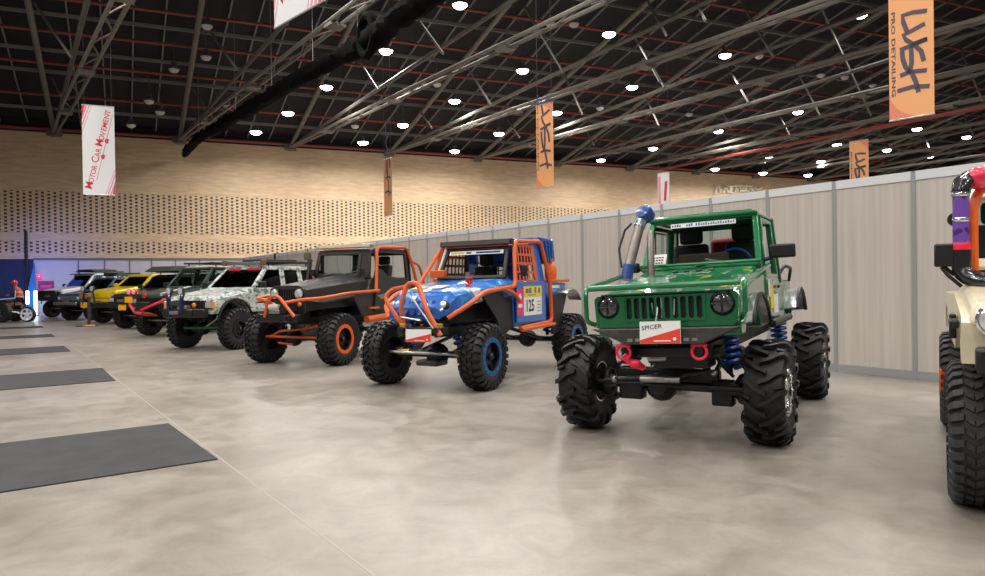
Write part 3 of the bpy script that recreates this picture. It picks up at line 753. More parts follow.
def coilover(car, x, y, z0, z1, mt=SPRING, lean=.08, R=.062):
    s = 1 if y > 0 else -1
    o = car.p('shock_absorber', MB().tube([(x, y, z0), (x - .03, y - s * lean, z1)], .03, 8), BLK, body=False)
    car.p('coil_spring', MB().spring((x, y, z0 + .05), (x - .03, y - s * lean, z1 - .02), R, .021, 7), mt, o, body=False)
def shackle(car, c, r=.045, mt=PINKRED, body=True):
    c = V(c); pts = [c + V((.02, r * 1.25 * math.sin(t), -r * math.cos(t) * 1.25 - .01)) for t in [math.radians(a) for a in range(-140, 141, 28)]]
    car.p('shackle', MB().tube(pts, .013, 8).tube([c + V((.02, -r * 1.3, r * .95)), c + V((.02, r * 1.3, r * .95))], .014, 8), mt, body=body)
def chassis(car, x0, x1, hw, z, mt=BLK):
    m = MB()
    for sy in (-1, 1): m.box(((x0 + x1) / 2, sy * hw, z), (abs(x1 - x0), .08, .12))
    car.p('chassis', m, mt)
    car.p('engine_block', MB().box((-.35, 0, z + .16), (1.0, hw * 1.5, .42)).box((-1.3, 0, z - .02), (.9, .4, .26)), DARKIN, bev=.03)
def board(car, c, wd, ht, tilt, main, accent, word, parent=None, yaw=0.):
    """small white board with a red wedge and a word"""
    c = V(c); Rm = Matrix.Rotation(yaw, 3, 'Z') @ Matrix.Rotation(tilt, 3, 'Y')
    pl = lambda a, b, d: c + Rm @ V((d, a, b))
    m = MB(); m.shape([(-wd / 2, -ht / 2), (wd / 2, -ht / 2), (wd / 2, ht / 2), (-wd / 2, ht / 2)], [], lambda a, b: pl(a, b, 0), lambda a, b: pl(a, b, .012))
    o = car.p('sign_board', m, main)
    car.p('red_wedge', MB().shape([(-wd / 2 + .002, -ht / 2 + .002), (wd / 2 - .002, -ht / 2 + .002), (wd / 2 - .002, ht * .16), (-wd / 2 + .002, -ht * .33)], [], lambda a, b: pl(a, b, .0125), lambda a, b: pl(a, b, .015)), accent, o, smooth=0)
    if word:
        m = MB(); text_mesh(m, word, ht * .27, lambda a, b, d: pl(a - wd * .20, b + ht * .24 + a * .10, .013 + d), .003, sx=1.15); car.p('lettering', m, INK, o, smooth=0)
    car.p('small_print', MB().box(c + Rm @ V((.017, .02, -ht * .38)), (.002, wd * .42, ht * .05), Rm).lathe([(ht * .08, .015), (ht * .08, .019)], pl(wd * .36, -ht * .3, 0), Rm @ V((1, 0, 0)), 12), WHITE, o)
    return o
def T_body(y, roll, z0=1.1, pitch=0., yaw=0., xp=-1.2): return Matrix.Translation((xp, y, z0)) @ Matrix.Rotation(math.radians(yaw), 4, 'Z') @ Matrix.Translation((-xp, 0, 0)) @ Matrix.Rotation(math.radians(roll), 4, 'X') @ Matrix.Rotation(math.radians(pitch), 4, 'Y') @ Matrix.Translation((0, 0, -z0))
# ================================================================== the green car
def green_car():
    c = Car('green_offroad_car', (1.75, 6.98), -120.5, 'green lifted short off road car on huge tractor tread tyres, nearest whole car', T_body(.075, 2.3, yaw=2.0))
    p = c.p
    prof = body_profile([(-3.0, 1.10), (-3.0, 1.44), (-2.1, 1.47), (-.72, 1.50), (-.70, 1.555), (.62, 1.385), (.70, 1.34), (.715, 1.13)], 1.06, -3.0, .69, [(.0, .80, .56), (-2.75, .78, .56)])
    prof = body_profile([(-3.02, 1.44), (-2.1, 1.47), (-.72, 1.50), (-.70, 1.53), (.62, 1.375), (.70, 1.34)], 1.0, -3.02, .70, [(.0, .74, .55), (-2.72, .74, .55)])
    m = MB(); extrude_y(m, prof, -.63, .63); p('body', m, GREEN, bev=.025)
    # bonnet
    m = MB(); m.hexa([V((-.72, -.62, 1.50)), V((.71, -.60, 1.34)), V((.71, .60, 1.34)), V((-.72, .62, 1.50))], [V((-.72, -.58, 1.615)), V((.66, -.57, 1.395)), V((.66, .57, 1.395)), V((-.72, .58, 1.615))]); hood = p('hood', m, GHOOD, bev=.03)
    for k in range(4): p('vent_slat', MB().box((-.55, -.1 + k * .12 - .1, 1.585), (.14, .05, .012)), BLK, hood, bev=.004)
    # grille: face plate with ten slots
    fx = .72
    slots = []
    for k in range(10):
        y = -.308 + k * .0685
        slots.append([(y - .024, 1.175), (y - .01, 1.16), (y + .01, 1.16), (y + .024, 1.175), (y + .024, 1.335), (y + .01, 1.348), (y - .01, 1.348), (y - .024, 1.335)])
    circ = lambda y, z, r: [(y + r * math.cos(t * math.pi / 10), z + r * math.sin(t * math.pi / 10)) for t in range(20)]
    out = [(-.62, 1.13), (-.58, 1.09), (.58, 1.09), (.62, 1.13), (.63, 1.345), (.60, 1.375), (-.60, 1.375), (-.63, 1.345)]
    m = MB(); m.shape(out, slots + [circ(-.50, 1.275, .105), circ(.50, 1.275, .105)], lambda a, b: V((fx, a, b)), lambda a, b: V((fx + .045, a, b)))
    g = p('grille', m, GREEN, bev=.006)
    m = MB(); m.shape([(-.36, 1.14), (.36, 1.14), (.36, 1.365), (-.36, 1.365)], [[(-.345, 1.15), (.345, 1.15), (.345, 1.355), (-.345, 1.355)]], lambda a, b: V((fx + .045, a, b)), lambda a, b: V((fx + .055, a, b))); p('grille_surround', m, GREEN, g)
    p('radiator', MB().box((fx - .01, 0, 1.26), (.02, 1.16, .26)), DARKIN)
    m = MB()
    for k in range(5): m.lathe([(.012, 0), (.012, .5)], (fx + .01, -.20 + .09 * k, 1.0 + .02 * (k % 3) + .2 * 0 + .0), (0, .18, 1), 8)
    p('mesh_guard', MB().tube([(fx + .02, -.02, 1.17), (fx + .02, -.02, 1.36)], .014, 6).tube([(fx + .02, .08, 1.19), (fx + .02, .09, 1.33)], .012, 6).tube([(fx + .02, -.1, 1.20), (fx + .02, -.11, 1.30)], .012, 6), CHROME)
    for y in (-.50, .50): headlamp(c, (fx + .035, y, 1.275), .09, .05, BLK, lens=LENSD)
    for y in (-.50, .50):
        p('headlamp_guard', MB().tube([(fx + .085, y, 1.185), (fx + .085, y, 1.365)], .006, 6).tube([(fx + .085, y - .09, 1.275), (fx + .085, y + .09, 1.275)], .006, 6), BLK)
    # front panel under the grille
    p('front_valance', MB().hexa([V((.45, -.60, 1.0)), V((.74, -.55, 1.06)), V((.74, .55, 1.06)), V((.45, .60, 1.0))], [V((.45, -.62, 1.15)), V((.755, -.60, 1.11)), V((.755, .60, 1.11)), V((.45, .62, 1.15))]), GREEN, bev=.01)
    # bumper
    sec = lambda x, s: [V((x, -.64 * s, 1.085)), V((x, .66 * s, 1.085)), V((x, .35 * s, .945)), V((x, -.33 * s, .945))]
    bp = p('bumper', MB().loft([sec(.66, .96), sec(.84, 1.0), sec(.87, .96)]), GUN, bev=.012)
    for k in range(9):
        if k in (3, 4, 5): continue
        p('bumper_slot', MB().box((.868, -.28 + k * .07, .985), (.012, .045, .026)), CREAM if False else STEEL, bp)
    board(c, (.905, .0, 1.05), .35, .19, -.10, WHITE, SIGNRED, 'SPICER')
    p('plate_hook', MB().tube([(.90, -.04, 1.13), (.83, -.04, 1.20), (.80, -.04, 1.26)], .008, 6), STEEL)
    for y in (-.36, .30): shackle(c, (.80, y, .885), .05)
    p('tow_strap', MB().tube([(.82, -.36, .85), (.80, -.33, .80), (.77, -.26, .76), (.72, -.22, .73)], .03, 8).ball((.79, -.27, .77), (.04, .06, .04)), PINKRED)
    p('tow_bracket', MB().box((.74, -.32, .9), (.12, .05, .12)), BLK); p('tow_bracket', MB().box((.74, .30, .91), (.12, .05, .10)), BLK)
    # tube guard over the bonnet front
    gt = [(-.60, -.70, 1.60), (.62, -.69, 1.47), (.82, -.69, 1.45), (.82, -.69, 1.15), (.74, -.64, 1.12)]
    p('brush_guard', MB().tube(gt, .022, 8, .10).tube([(-.60, .70, 1.60), (.62, .69, 1.47), (.82, .69, 1.45), (.82, .69, 1.2), (.74, .64, 1.15)], .022, 8, .10).tube([(.82, -.66, 1.45), (.82, .66, 1.45)], .026, 8), GREEN)
    # mudguards and flares
    for sy in (1, -1):
        arc = lambda r, y, cz=.74: [V((r * math.cos(t), y, cz + r * math.sin(t))) for t in [math.radians(a) for a in range(38, 156, 10)]]
        m = MB(); A = arc(.62, .62 * sy, .70); B = arc(.645, .70 * sy, .69)
        for i in range(len(A) - 1): m.hexa([A[i], A[i + 1], B[i + 1], B[i]], [q + V((0, 0, .014)) for q in (A[i], A[i + 1], B[i + 1], B[i])])
        f = p('front_fender', m, STEEL if sy > 0 else BLK)
        p('fender_edge', MB().tube(B, .018, 6), BLK, f)
        A = [q + V((-2.72, 0, .0)) for q in arc(.58, .62 * sy)]; B = [q + V((-2.72, 0, .0)) for q in arc(.60, .78 * sy)]
        m = MB()
        for i in range(len(A) - 1): m.hexa([A[i], A[i + 1], B[i + 1], B[i]], [q + V((0, 0, .014)) for q in (A[i], A[i + 1], B[i + 1], B[i])])
        f = p('rear_fender', m, STEEL if sy > 0 else BLK); p('fender_edge', MB().tube(B, .022, 6), BLK, f)
    p('side_rail', MB().tube([(-.62, .70, 1.02), (-2.1, .70, 1.02)], .04, 8), BLK); p('side_rail', MB().tube([(-.62, -.70, 1.02), (-2.1, -.70, 1.02)], .04, 8), BLK)
    # windscreen
    q = [V((-.74, -.59, 1.625)), V((-.74, .59, 1.625)), V((-1.0, .54, 2.155)), V((-1.0, -.54, 2.155))]
    p('windshield_frame', qframe(MB(), q, .06, .05), GREEN, bev=.012)
    ws = p('windshield', pane(MB(), inset(q, .04)), GLASS)
    fr = lambda u, v, d=.012: q[0].lerp(q[1], u).lerp(q[3].lerp(q[2], u), v) + V((.9, 0, .44)) * d
    strip = [fr(.19, .83), fr(.82, .83), fr(.82, .925), fr(.19, .925)]
    st = p('windshield_strip', pane(MB(), strip, .003), WHITE, ws)
    for k in range(26):
        if k in (4, 5, 9): continue
        m = MB()
        u = .205 + k * .0235; h = .035 + .02 * ((k * 7) % 3) / 2; m.hexa([fr(u, .85, .017), fr(u + .013, .85, .017), fr(u + .013, .85 + h, .017), fr(u, .85 + h, .017)], [fr(u, .85, .019), fr(u + .013, .85, .019), fr(u + .013, .85 + h, .019), fr(u, .85 + h, .019)])
        p('strip_letter', m, BLUED, st, smooth=0)
    p('paper_notice', pane(MB(), [fr(.015, .06), fr(.19, .06), fr(.19, .30), fr(.015, .30)], .003), WHITE, ws)
    m = MB()
    for r in range(3): 
        for k in range(5): m.box(fr(.04 + .026 * k + .01, .12 + .055 * r, .018), (.004, .020, .014))
    p('notice_writing', m, INK, ws)
    p('wiper', MB().bar(fr(.47, -.01, .03), fr(.76, .10, .03), .012, .012), BLK); p('wiper_blade', MB().bar(fr(.55, .13, .03), fr(.80, .01, .03), .014, .02), STEEL)
    # roof and cab
    m = MB(); m.hexa([V((-.97, -.55, 2.17)), V((-.97, .55, 2.17)), V((-2.0, .56, 2.16)), V((-2.0, -.56, 2.16))], [V((-1.0, -.51, 2.215)), V((-1.0, .51, 2.215)), V((-1.98, .52, 2.22)), V((-1.98, -.52, 2.22))]); p('roof', m, GREEN, bev=.025)
    p('drip_rail', MB().tube([(-.95, -.55, 2.175), (-.95, .55, 2.175)], .018, 8).tube([(-.95, .56, 2.16), (-2.0, .57, 2.16)], .016, 8).tube([(-.95, -.56, 2.16), (-2.0, -.57, 2.16)], .016, 8), GREEN)
    for sy in (1, -1):
        y0, y1 = .62 * sy, .57 * sy
        qd = [V((-.86, y0, 1.50)), V((-1.72, y0, 1.50)), V((-1.78, y1, 2.10)), V((-1.08, y1, 2.10))]
        d = p('door', MB().hexa([V((-.80, y0, 1.06)), V((-1.74, y0, 1.06)), V((-1.74, y0 + .03 * sy, 1.06)), V((-.80, y0 + .03 * sy, 1.06))], [V((-.80, y0, 1.50)), V((-1.74, y0, 1.50)), V((-1.74, y0 + .02 * sy, 1.50)), V((-.80, y0 + .02 * sy, 1.50))]), GREEN, bev=.012)
        p('door_frame', qframe(MB(), qd, .05, .045), GREEN, d, bev=.01)
        p('door_handle', MB().box((-1.58, y0 + .045 * sy, 1.38), (.12, .02, .03)), BLK, d)
        p('rear_pillar', MB().hexa([V((-1.80, y0, 1.44)), V((-2.08, y0, 1.44)), V((-2.08, y0 - .05 * sy, 1.44)), V((-1.80, y0 - .05 * sy, 1.44))], [V((-1.82, y1, 2.13)), V((-1.99, y1, 2.13)), V((-1.99, y1 - .05 * sy, 2.13)), V((-1.82, y1 - .05 * sy, 2.13))]), GREEN, bev=.01)
        if sy > 0:
            for a, b_, mt, z0, z1 in ((-.98, -1.20, YEL, 1.16, 1.40), (-1.22, -1.55, WHITE, 1.10, 1.30), (-.86, -.97, WHITE, 1.28, 1.46)):
                p('door_sticker', MB().box(((a + b_) / 2, y0 + .032, (z0 + z1) / 2), (abs(a - b_), .006, z1 - z0)), mt, d)
    p('cab_back', qframe(MB(), [V((-2.02, -.60, 1.46)), V((-2.02, .60, 1.46)), V((-1.98, .55, 2.13)), V((-1.98, -.55, 2.13))], .09, .04), GREEN, bev=.01)
    p('cargo_rail', MB().tube([(-2.05, .60, 1.48), (-2.2, .66, 1.62), (-2.9, .66, 1.60), (-3.0, .62, 1.44)], .02, 8, .08).tube([(-2.05, -.60, 1.48), (-2.2, -.66, 1.62), (-2.9, -.66, 1.60), (-3.0, -.62, 1.44)], .02, 8, .08), BLK)
    # inside
    for y in (-.30, .30): seat(c, -1.35, y, 1.2)
    p('red_seat_cover', MB().box((-2.08, .10, 1.86), (.12, .50, .26)), mat('red_rear_gear', (.6, .05, .07), .6), bev=.05)
    p('brown_box', MB().box((-1.05, -.02, 1.66), (.10, .52, .24)), mat('brown_card', (.09, .05, .035), .7), bev=.01)
    p('dashboard', MB().box((-.92, 0, 1.50), (.26, 1.16, .16)), DARKIN, bev=.03)
    sw = [V((-1.05, .30 + .17 * math.cos(t), 1.66 + .15 * math.sin(t))) for t in [k * math.pi / 8 for k in range(16)]]
    p('steering_wheel', MB().tube(sw, .014, 6, closed=True).tube([sw[0], sw[8]], .012, 6), BLUED)
    p('window_net', qframe(MB(), [V((-1.1, -.575, 1.6)), V((-1.6, -.575, 1.6)), V((-1.6, -.555, 2.05)), V((-1.1, -.555, 2.05))], .02, .01), STEEL)
    # snorkel and exhaust stack on the car's right
    sn = p('snorkel', MB().tube([(-.30, -.63, 1.66), (-.46, -.54, 2.10)], .054, 12), mat('weathered_pipe', (.27, .24, .21), .35, metal=.7, noise=.2, nscale=12))
    p('snorkel_boot', MB().tube([(-.26, -.65, 1.53), (-.305, -.63, 1.68)], .062, 12), BLUED, sn)
    p('snorkel_elbow', MB().tube([(-.45, -.545, 2.08), (-.49, -.52, 2.17), (-.50, -.49, 2.21)], .062, 12), mat('polished_elbow', (.45, .5, .6), .2, metal=.9), sn)
    p('snorkel_cap', MB().lathe([(.055, -.10), (.082, -.08), (.09, .0), (.082, .04), (.04, .055)], (-.49, -.49, 2.225), (.75, -.25, .6), 18), BLUED, sn)
    p('snorkel_hose', MB().tube([(-.34, -.72, 1.66), (-.40, -.76, 1.86), (-.48, -.71, 2.06), (-.50, -.64, 2.13)], .012, 6), BLK, sn)
    p('exhaust_stack', MB().tube([(-.36, -.42, 1.50), (-.42, -.42, 1.97), (-.44, -.42, 2.03)], .034, 12, rr=[.038, .038, .022]), MATS['weathered_pipe'])
    # mirrors
    p('mirror', MB().box((-.88, .80, 1.745), (.09, .25, .14)).bar((-.86, .62, 1.66), (-.88, .74, 1.70), .05, .04), BLK, bev=.025)
    p('mirror', MB().box((-.86, -.78, 1.66), (.09, .18, .11)).bar((-.86, -.62, 1.62), (-.88, -.72, 1.66), .05, .04), BLK, bev=.025)
    p('cowl_bar', MB().tube([(-.66, -.62, 1.66), (-.66, .62, 1.66)], .018, 8), GREEN)
    # running gear
    chassis(c, .74, -3.0, .34, .88)
    axle(c, 0, .475, .74, BLK, -.12, tie=BLK); axle(c, -2.85, .475, .74, BLK, -.0)
    for x in (.02, -2.8):
        coilover(c, x, .53, .62, 1.12, lean=.03, R=.085); coilover(c, x, -.42, .60, 1.06, lean=-.03, R=.085)
    p('drag_link', MB().tube([(.22, -.62, .52), (.24, .1, .60), (.2, .40, .66)], .026, 8), BLK, body=False)
    p('steering_damper', MB().tube([(.28, -.24, .56), (.28, .14, .57)], .035, 10), STEEL, body=False)
    p('axle_truss', MB().bar((.05, -.55, .585), (.05, .45, .585), .12, .12).box((.05, -.40, .44), (.16, .24, .22)).box((.05, .48, .44), (.14, .2, .24)), BLK, body=False, bev=.02)
    p('steering_knuckle', MB().ball((.03, -.66, .48), (.10, .09, .15)).lathe([(.06, -.07), (.06, .07)], (.14, -.60, .50), (1, 0, 0), 10), BLK, body=False); p('steering_knuckle', MB().ball((.03, .66, .48), (.10, .09, .15)).lathe([(.06, -.07), (.06, .07)], (.14, .60, .50), (1, 0, 0), 10), BLK, body=False)
    p('ball_joint', MB().ball((.24, -.52, .53), .035), STEEL, body=False); p('ball_joint', MB().ball((.24, .44, .64), .032), STEEL, body=False)
    p('oil_cooler', MB().box((.45, -.16, .82), (.10, .18, .12)), STEEL, bev=.02); p('front_crossmember', MB().box((.55, 0, .86), (.16, .9, .10)).box((.30, .05, .76), (.3, .5, .14)), BLK, bev=.02)
    for y in (-.34, .34): p('link_arm', MB().tube([(-.02, y, .50), (-1.2, y * .8, .80)], .028, 8), BLK, body=False)
    p('brake_hose', MB().tube([(.1, -.55, .62), (.15, -.40, .8), (.05, -.36, .95)], .012, 6), BLK, body=False); p('brake_hose', MB().tube([(.1, .58, .60), (.22, .48, .74), (.1, .40, .92)], .016, 6), BLK, body=False)
    add_wheels(c.root, .95, .345, 1.77, 2.85, TY_PAD, R_CHR)
green_car()
# ================================================================== the blue buggy
def blue_car():
    c = Car('blue_rock_buggy', (-.87, 10.45), -119, 'blue rock buggy with orange tube cage and number 125 on its door', T_body(.13, .6, yaw=1.0))
    p = c.p
    # cab tub and door
    m = MB(); extrude_y(m, [(-1.0, .80), (-2.25, .80), (-2.3, 1.25), (-2.3, 1.50), (-1.02, 1.50), (-.95, 1.40)], -.66, .66); p('body', m, BLUE, bev=.02)
    # nose: wide sloped bonnet with a dropped front
    sec = lambda x, w, zt, zb, dr: [V((x, -w, zb)), V((x, -w, zt - dr)), V((x, -w * .82, zt)), V((x, w * .82, zt)), V((x, w, zt - dr)), V((x, w, zb))]
    p('hood', MB().loft([sec(-1.0, .68, 1.56, 1.28, .06), sec(-.2, .60, 1.47, 1.22, .06), sec(.42, .50, 1.38, 1.14, .07)]), BHOOD, bev=.012)
    p('nose', MB().loft([sec(.40, .50, 1.37, 1.10, .07), sec(.60, .46, 1.27, 1.06, .08), sec(.70, .42, 1.16, 1.02, .05), sec(.66, .36, 1.04, .98, .02)]), BLUE, bev=.012)
    for k in range(5):
        y = -.25 + k * .125
        p('grille_slot', MB().bar((.715, y - .035, 1.06), (.612, y + .035, 1.255), .062, .03, (1, 0, .4)), BLUED, bev=.008)
    for y in (-.40, .41): headlamp(c, (.62, y, 1.20), .062, .06, BLK, fw=(.92, 0, .38))
    p('hood_sticker', MB().box((.10, .02, 1.442), (.26, .22, .006), Matrix.Rotation(.15, 3, 'Y')), WHITE); p('hood_sticker', MB().box((.18, -.26, 1.43), (.2, .16, .006), Matrix.Rotation(.15, 3, 'Y')), YEL)
    p('hood_sticker', MB().box((-.55, .655, 1.40), (.30, .006, .05)), WHITE)
    p('hood_lamp', MB().box((-.72, -.50, 1.64), (.10, .26, .12)), ORANGE, bev=.015)
    p('hood_latch', MB().tube([(.0, .46, 1.46), (.05, .46, 1.56), (-.08, .46, 1.56), (-.1, .44, 1.48)], .02, 8, .03).ball((.06, .47, 1.46), .03).ball((-.04, .48, 1.49), .026), RED)
    p('hood_cylinder', MB().lathe([(.03, 0), (.03, .14)], (-.02, .43, 1.50), (0, 0, 1), 10), STEEL)
    # windscreen, frame and lamp bar
    q = [V((-.86, -.58, 1.57)), V((-.86, .58, 1.57)), V((-1.10, .53, 2.02)), V((-1.10, -.53, 2.02))]
    p('windshield_frame', qframe(MB(), q, .06, .05), BLK, bev=.012)
    ws = p('windshield', pane(MB(), inset(q, .035)), GLASS)
    fr = lambda u, v, d=.012: q[0].lerp(q[1], u).lerp(q[3].lerp(q[2], u), v) + V((.88, 0, .47)) * d
    p('windshield_strip', pane(MB(), [fr(.05, .80), fr(.95, .80), fr(.95, .93), fr(.05, .93)], .003), WHITE, ws)
    for a, b, mt in ((.08, .30, YEL), (.34, .42, INK), (.5, .9, BLUED)):
        p('strip_print', pane(MB(), [fr(a, .83, .017), fr(b, .83, .017), fr(b, .89, .017), fr(a, .89, .017)], .002), mt, ws)
    p('pillar_cover', MB().hexa([V((-.80, -.60, 1.56)), V((-.86, -.66, 1.56)), V((-.92, -.66, 1.56)), V((-.88, -.58, 1.56))], [V((-1.05, -.55, 2.05)), V((-1.10, -.60, 2.05)), V((-1.16, -.60, 2.05)), V((-1.12, -.54, 2.05))]), WHITE, bev=.01)
    lb = p('light_bar', MB().box((-1.06, 0, 2.115), (.09, 1.28, .085)), BLK, bev=.01)
    p('light_bar_lens', MB().box((-1.012, 0, 2.115), (.012, 1.22, .06)), mat('smoked_lens', (.1, .09, .08), .15, coat=1), lb)
    p('roof', MB().hexa([V((-1.05, -.56, 2.05)), V((-1.05, .56, 2.05)), V((-2.05, .56, 2.10)), V((-2.05, -.56, 2.10))], [V((-1.07, -.53, 2.10)), V((-1.07, .53, 2.10)), V((-2.03, .53, 2.15)), V((-2.03, -.53, 2.15))]), ORANGE, bev=.015)
    # door panel with number board
    for sy in (1, -1):
        y = .67 * sy
        d = p('door', MB().shape([(-1.02, .86), (-2.12, .84), (-2.14, 1.50), (-1.05, 1.50)], [], lambda a, b: V((a, y, b)), lambda a, b: V((a, y + .035 * sy, b))), BLUE, bev=.012)
        p('door_frame', MB().hexa([V((-1.86, y, 1.48)), V((-2.20, y, 1.48)), V((-2.20, y - .05 * sy, 1.48)), V((-1.86, y - .05 * sy, 1.48))], [V((-1.80, .60 * sy, 2.12)), V((-2.06, .60 * sy, 2.12)), V((-2.06, .55 * sy, 2.12)), V((-1.80, .55 * sy, 2.12))]), BLUE, d, bev=.012)
        # webbing net
        qn = [V((-1.12, y, 1.50)), V((-1.84, y, 1.50)), V((-1.80, .61 * sy, 2.06)), V((-1.16, .61 * sy, 2.06))]
        f = lambda u, v: qn[0].lerp(qn[1], u).lerp(qn[3].lerp(qn[2], u), v)
        m = MB()
        for k in range(7): m.bar(f(k / 6, 0), f(k / 6, 1), .036 if k < 6 else .10, .008, (0, 1, 0))
        for k in range(5): m.bar(f(0, k / 4), f(1, k / 4), .04, .008, (0, 1, 0))
        p('window_net', m, ORANGE, d)
        if sy > 0:
            pl = lambda a, b, o_: V((a, y + .036 + o_, b)); B_ = lambda n, x0, x1, z0, z1, mt, pr, o_=.002: p(n, MB().box(((x0 + x1) / 2, y + .037 + o_, (z0 + z1) / 2), (abs(x1 - x0), .004, z1 - z0)), mt, pr)
            nb = B_('number_board', -1.26, -1.94, .96, 1.42, WHITE, d)
            B_('yellow_panel', -1.26, -1.94, 1.25, 1.42, YEL, nb, .006); B_('magenta_panel', -1.02, -1.24, .98, 1.38, MAG, d)
            m = MB(); text_mesh(m, '125', .26, lambda a, b, dd: V((-1.48 - a, y + .044, 1.105 + b)), .002, sx=.84, bold=.006); p('number', m, INK, nb, smooth=0)
            m = MB()
            for k, (x0, z0, wd, ht) in enumerate(((-1.33, 1.31, .10, .07), (-1.45, 1.31, .09, .08), (-1.66, 1.31, .06, .09), (-1.80, 1.31, .07, .08), (-1.40, 1.275, .30, .012))): m.box((x0 - wd / 2, y + .046, z0 + ht / 2), (wd, .003, ht))
            p('panel_marks', m, mat('dark_marks', (.12, .14, .2), .5), nb)
            m = MB()
            for k in range(4): m.box((-1.83, y + .044, 1.02 + k * .05), (.16, .003, .02))
            p('panel_small_print', m, mat('grey_marks', (.35, .36, .4), .5), nb)
            p('panel_logo', MB().lathe([(.05, 0), (.05, .004)], (-1.13, y + .04, 1.26), (0, 1, 0), 14).box((-1.13, y + .042, 1.12), (.14, .004, .05)), WHITE, d)
    # tube cage
    t = .034
    for sy in (1, -1):
        y = .74 * sy; yt = .64 * sy
        m = MB()
        m.tube([(.62, .48 * sy, 1.02), (.40, .70 * sy, 1.20), (.05, y, 1.36), (-.55, y, 1.40), (-.92, y, 1.42), (-1.12, yt, 2.12), (-2.10, yt, 2.15), (-2.22, y, 1.5), (-2.26, y, .82), (-1.05, y, .78)], t, 10, .12)
        m.tube([(-.50, y, 1.40), (-.85, y * 1.02, 1.32), (-1.02, y * 1.02, 1.20)], t * .9, 10, .1)
        p('roll_cage', m, ORANGE)
    p('cage_cross_tube', MB().tube([(-2.04, -.64, 2.16), (-2.04, .64, 2.16)], t, 10), ORANGE)
    p('cage_brace', MB().tube([(-2.06, -.55, 2.1), (-2.55, -.5, 1.55)], t * .9, 8).tube([(-.55, -.80, 1.42), (-1.08, -.66, 2.05)], t * .9, 8), ORANGE)
    p('sill_tube', MB().tube([(-1.02, .78, .76), (-2.28, .78, .78)], .03, 8), ORANGE); p('sill_tube', MB().tube([(-1.02, -.78, .76), (-2.28, -.78, .78)], .03, 8), ORANGE)
    # front hoop bumper
    p('bumper_hoop', MB().tube([(.80, -.10, .84), (.84, -.12, 1.20), (.74, -.08, 1.50), (.74, .10, 1.50), (.86, .30, 1.15), (.84, .50, .80)], .034, 10, .09), ORANGE)
    p('bumper_tube', MB().tube([(.78, -.06, .84), (.78, -.36, 1.20), (.76, -.44, 1.32), (.70, -.36, 1.42), (.72, -.06, 1.46)], .030, 10, .08), ORANGE)
    p('winch_line', MB().tube([(.84, .02, 1.36), (.86, .40, .90)], .012, 6).tube([(.84, -.05, 1.36), (.86, -.12, 1.05), (.86, .22, 1.0)], .012, 6), STEEL)
    p('bumper_plate', MB().box((.72, .16, .85), (.14, .70, .12)), BLK, bev=.02)
    for y in (-.12, .44): p('spotlight', MB().lathe([(.05, -.05), (.05, .03), (.04, .04)], (.84, y, .87), (1, 0, 0), 14), BLK)
    for y in (-.10, .48): p('brass_fitting', MB().box((.83, y, .93), (.05, .09, .06)), mat('brass', (.55, .33, .06), .35, metal=.7), bev=.01)
    board(c, (.86, .17, .80), .40, .17, -.05, WHITE, SIGNRED, None)
    # tail: bed, panels, gear
    p('bed_side', MB().shape([(-2.28, 1.48), (-3.15, 1.46), (-3.10, 1.30), (-2.72, 1.22), (-2.58, .82), (-2.30, .80)], [], lambda a, b: V((a, .60, b)), lambda a, b: V((a, .64, b))), BLUE, bev=.008)
    p('bed_side', MB().shape([(-2.28, 1.48), (-3.15, 1.46), (-3.10, 1.30), (-2.72, 1.22), (-2.58, .82), (-2.30, .80)], [], lambda a, b: V((a, -.60, b)), lambda a, b: V((a, -.64, b))), BLUE, bev=.008)
    p('bed_floor', MB().box((-2.74, 0, 1.50), (.95, 1.38, .045)), ORANGE, bev=.01)
    p('bed_lettering', MB().box((-2.62, .645, 1.40), (.45, .004, .05)), WHITE)
    for sy in (1, -1):
        m = MB(); A = [V((-2.95 + .52 * math.cos(a), .62 * sy, .80 + .55 * math.sin(a))) for a in [math.radians(k) for k in range(60, 141, 10)]]
        B = [v + V((0, .24 * sy, -.01)) for v in A]
        for i in range(len(A) - 1): m.hexa([A[i], A[i + 1], B[i + 1], B[i]], [v + V((0, 0, .016)) for v in (A[i], A[i + 1], B[i + 1], B[i])])
        p('rear_fender', m, STEEL)
        p('splash_guard', MB().shape([(-2.27, 1.26), (-3.0, 1.28), (-2.84, 1.04), (-2.62, .62), (-2.32, .60)], [], lambda a, b: V((a, .70 * sy, b)), lambda a, b: V((a, .73 * sy, b))), BLK)
        p('front_liner', MB().shape([(-.05, 1.30), (-.62, 1.36), (-1.0, 1.26), (-1.02, .78), (-.62, .74), (-.42, 1.0)], [], lambda a, b: V((a, .62 * sy, b)), lambda a, b: V((a, .65 * sy, b))), BLK)
    cr = p('cargo_box', MB().hexa([V((-2.40, -.46, 1.76)), V((-2.40, .58, 1.78)), V((-2.86, .58, 1.84)), V((-2.82, -.46, 1.80))], [V((-2.22, -.46, 2.24)), V((-2.22, .58, 2.24)), V((-2.80, .58, 2.22)), V((-2.80, -.46, 2.22))]), BLUED, bev=.03)
    for k in range(3): p('cargo_rib', MB().bar((-2.50 - .09 * k, .59, 1.84), (-2.40 - .13 * k, .59, 2.18), .02, .03, (0, 1, 0)), BLUE, cr)
    p('gas_bottle', MB().lathe([(.02, -.02), (.095, 0), (.105, .05), (.105, .20), (.075, .26), (.03, .28), (.03, .32), (.06, .33), (.06, .36)], (-2.66, .57, 1.52), (0, 0, 1), 16), ORANGEB)
    # interior
    for y in (-.28, .30): seat(c, -1.55, y, 1.05, BLUED if y > 0 else DARKIN)
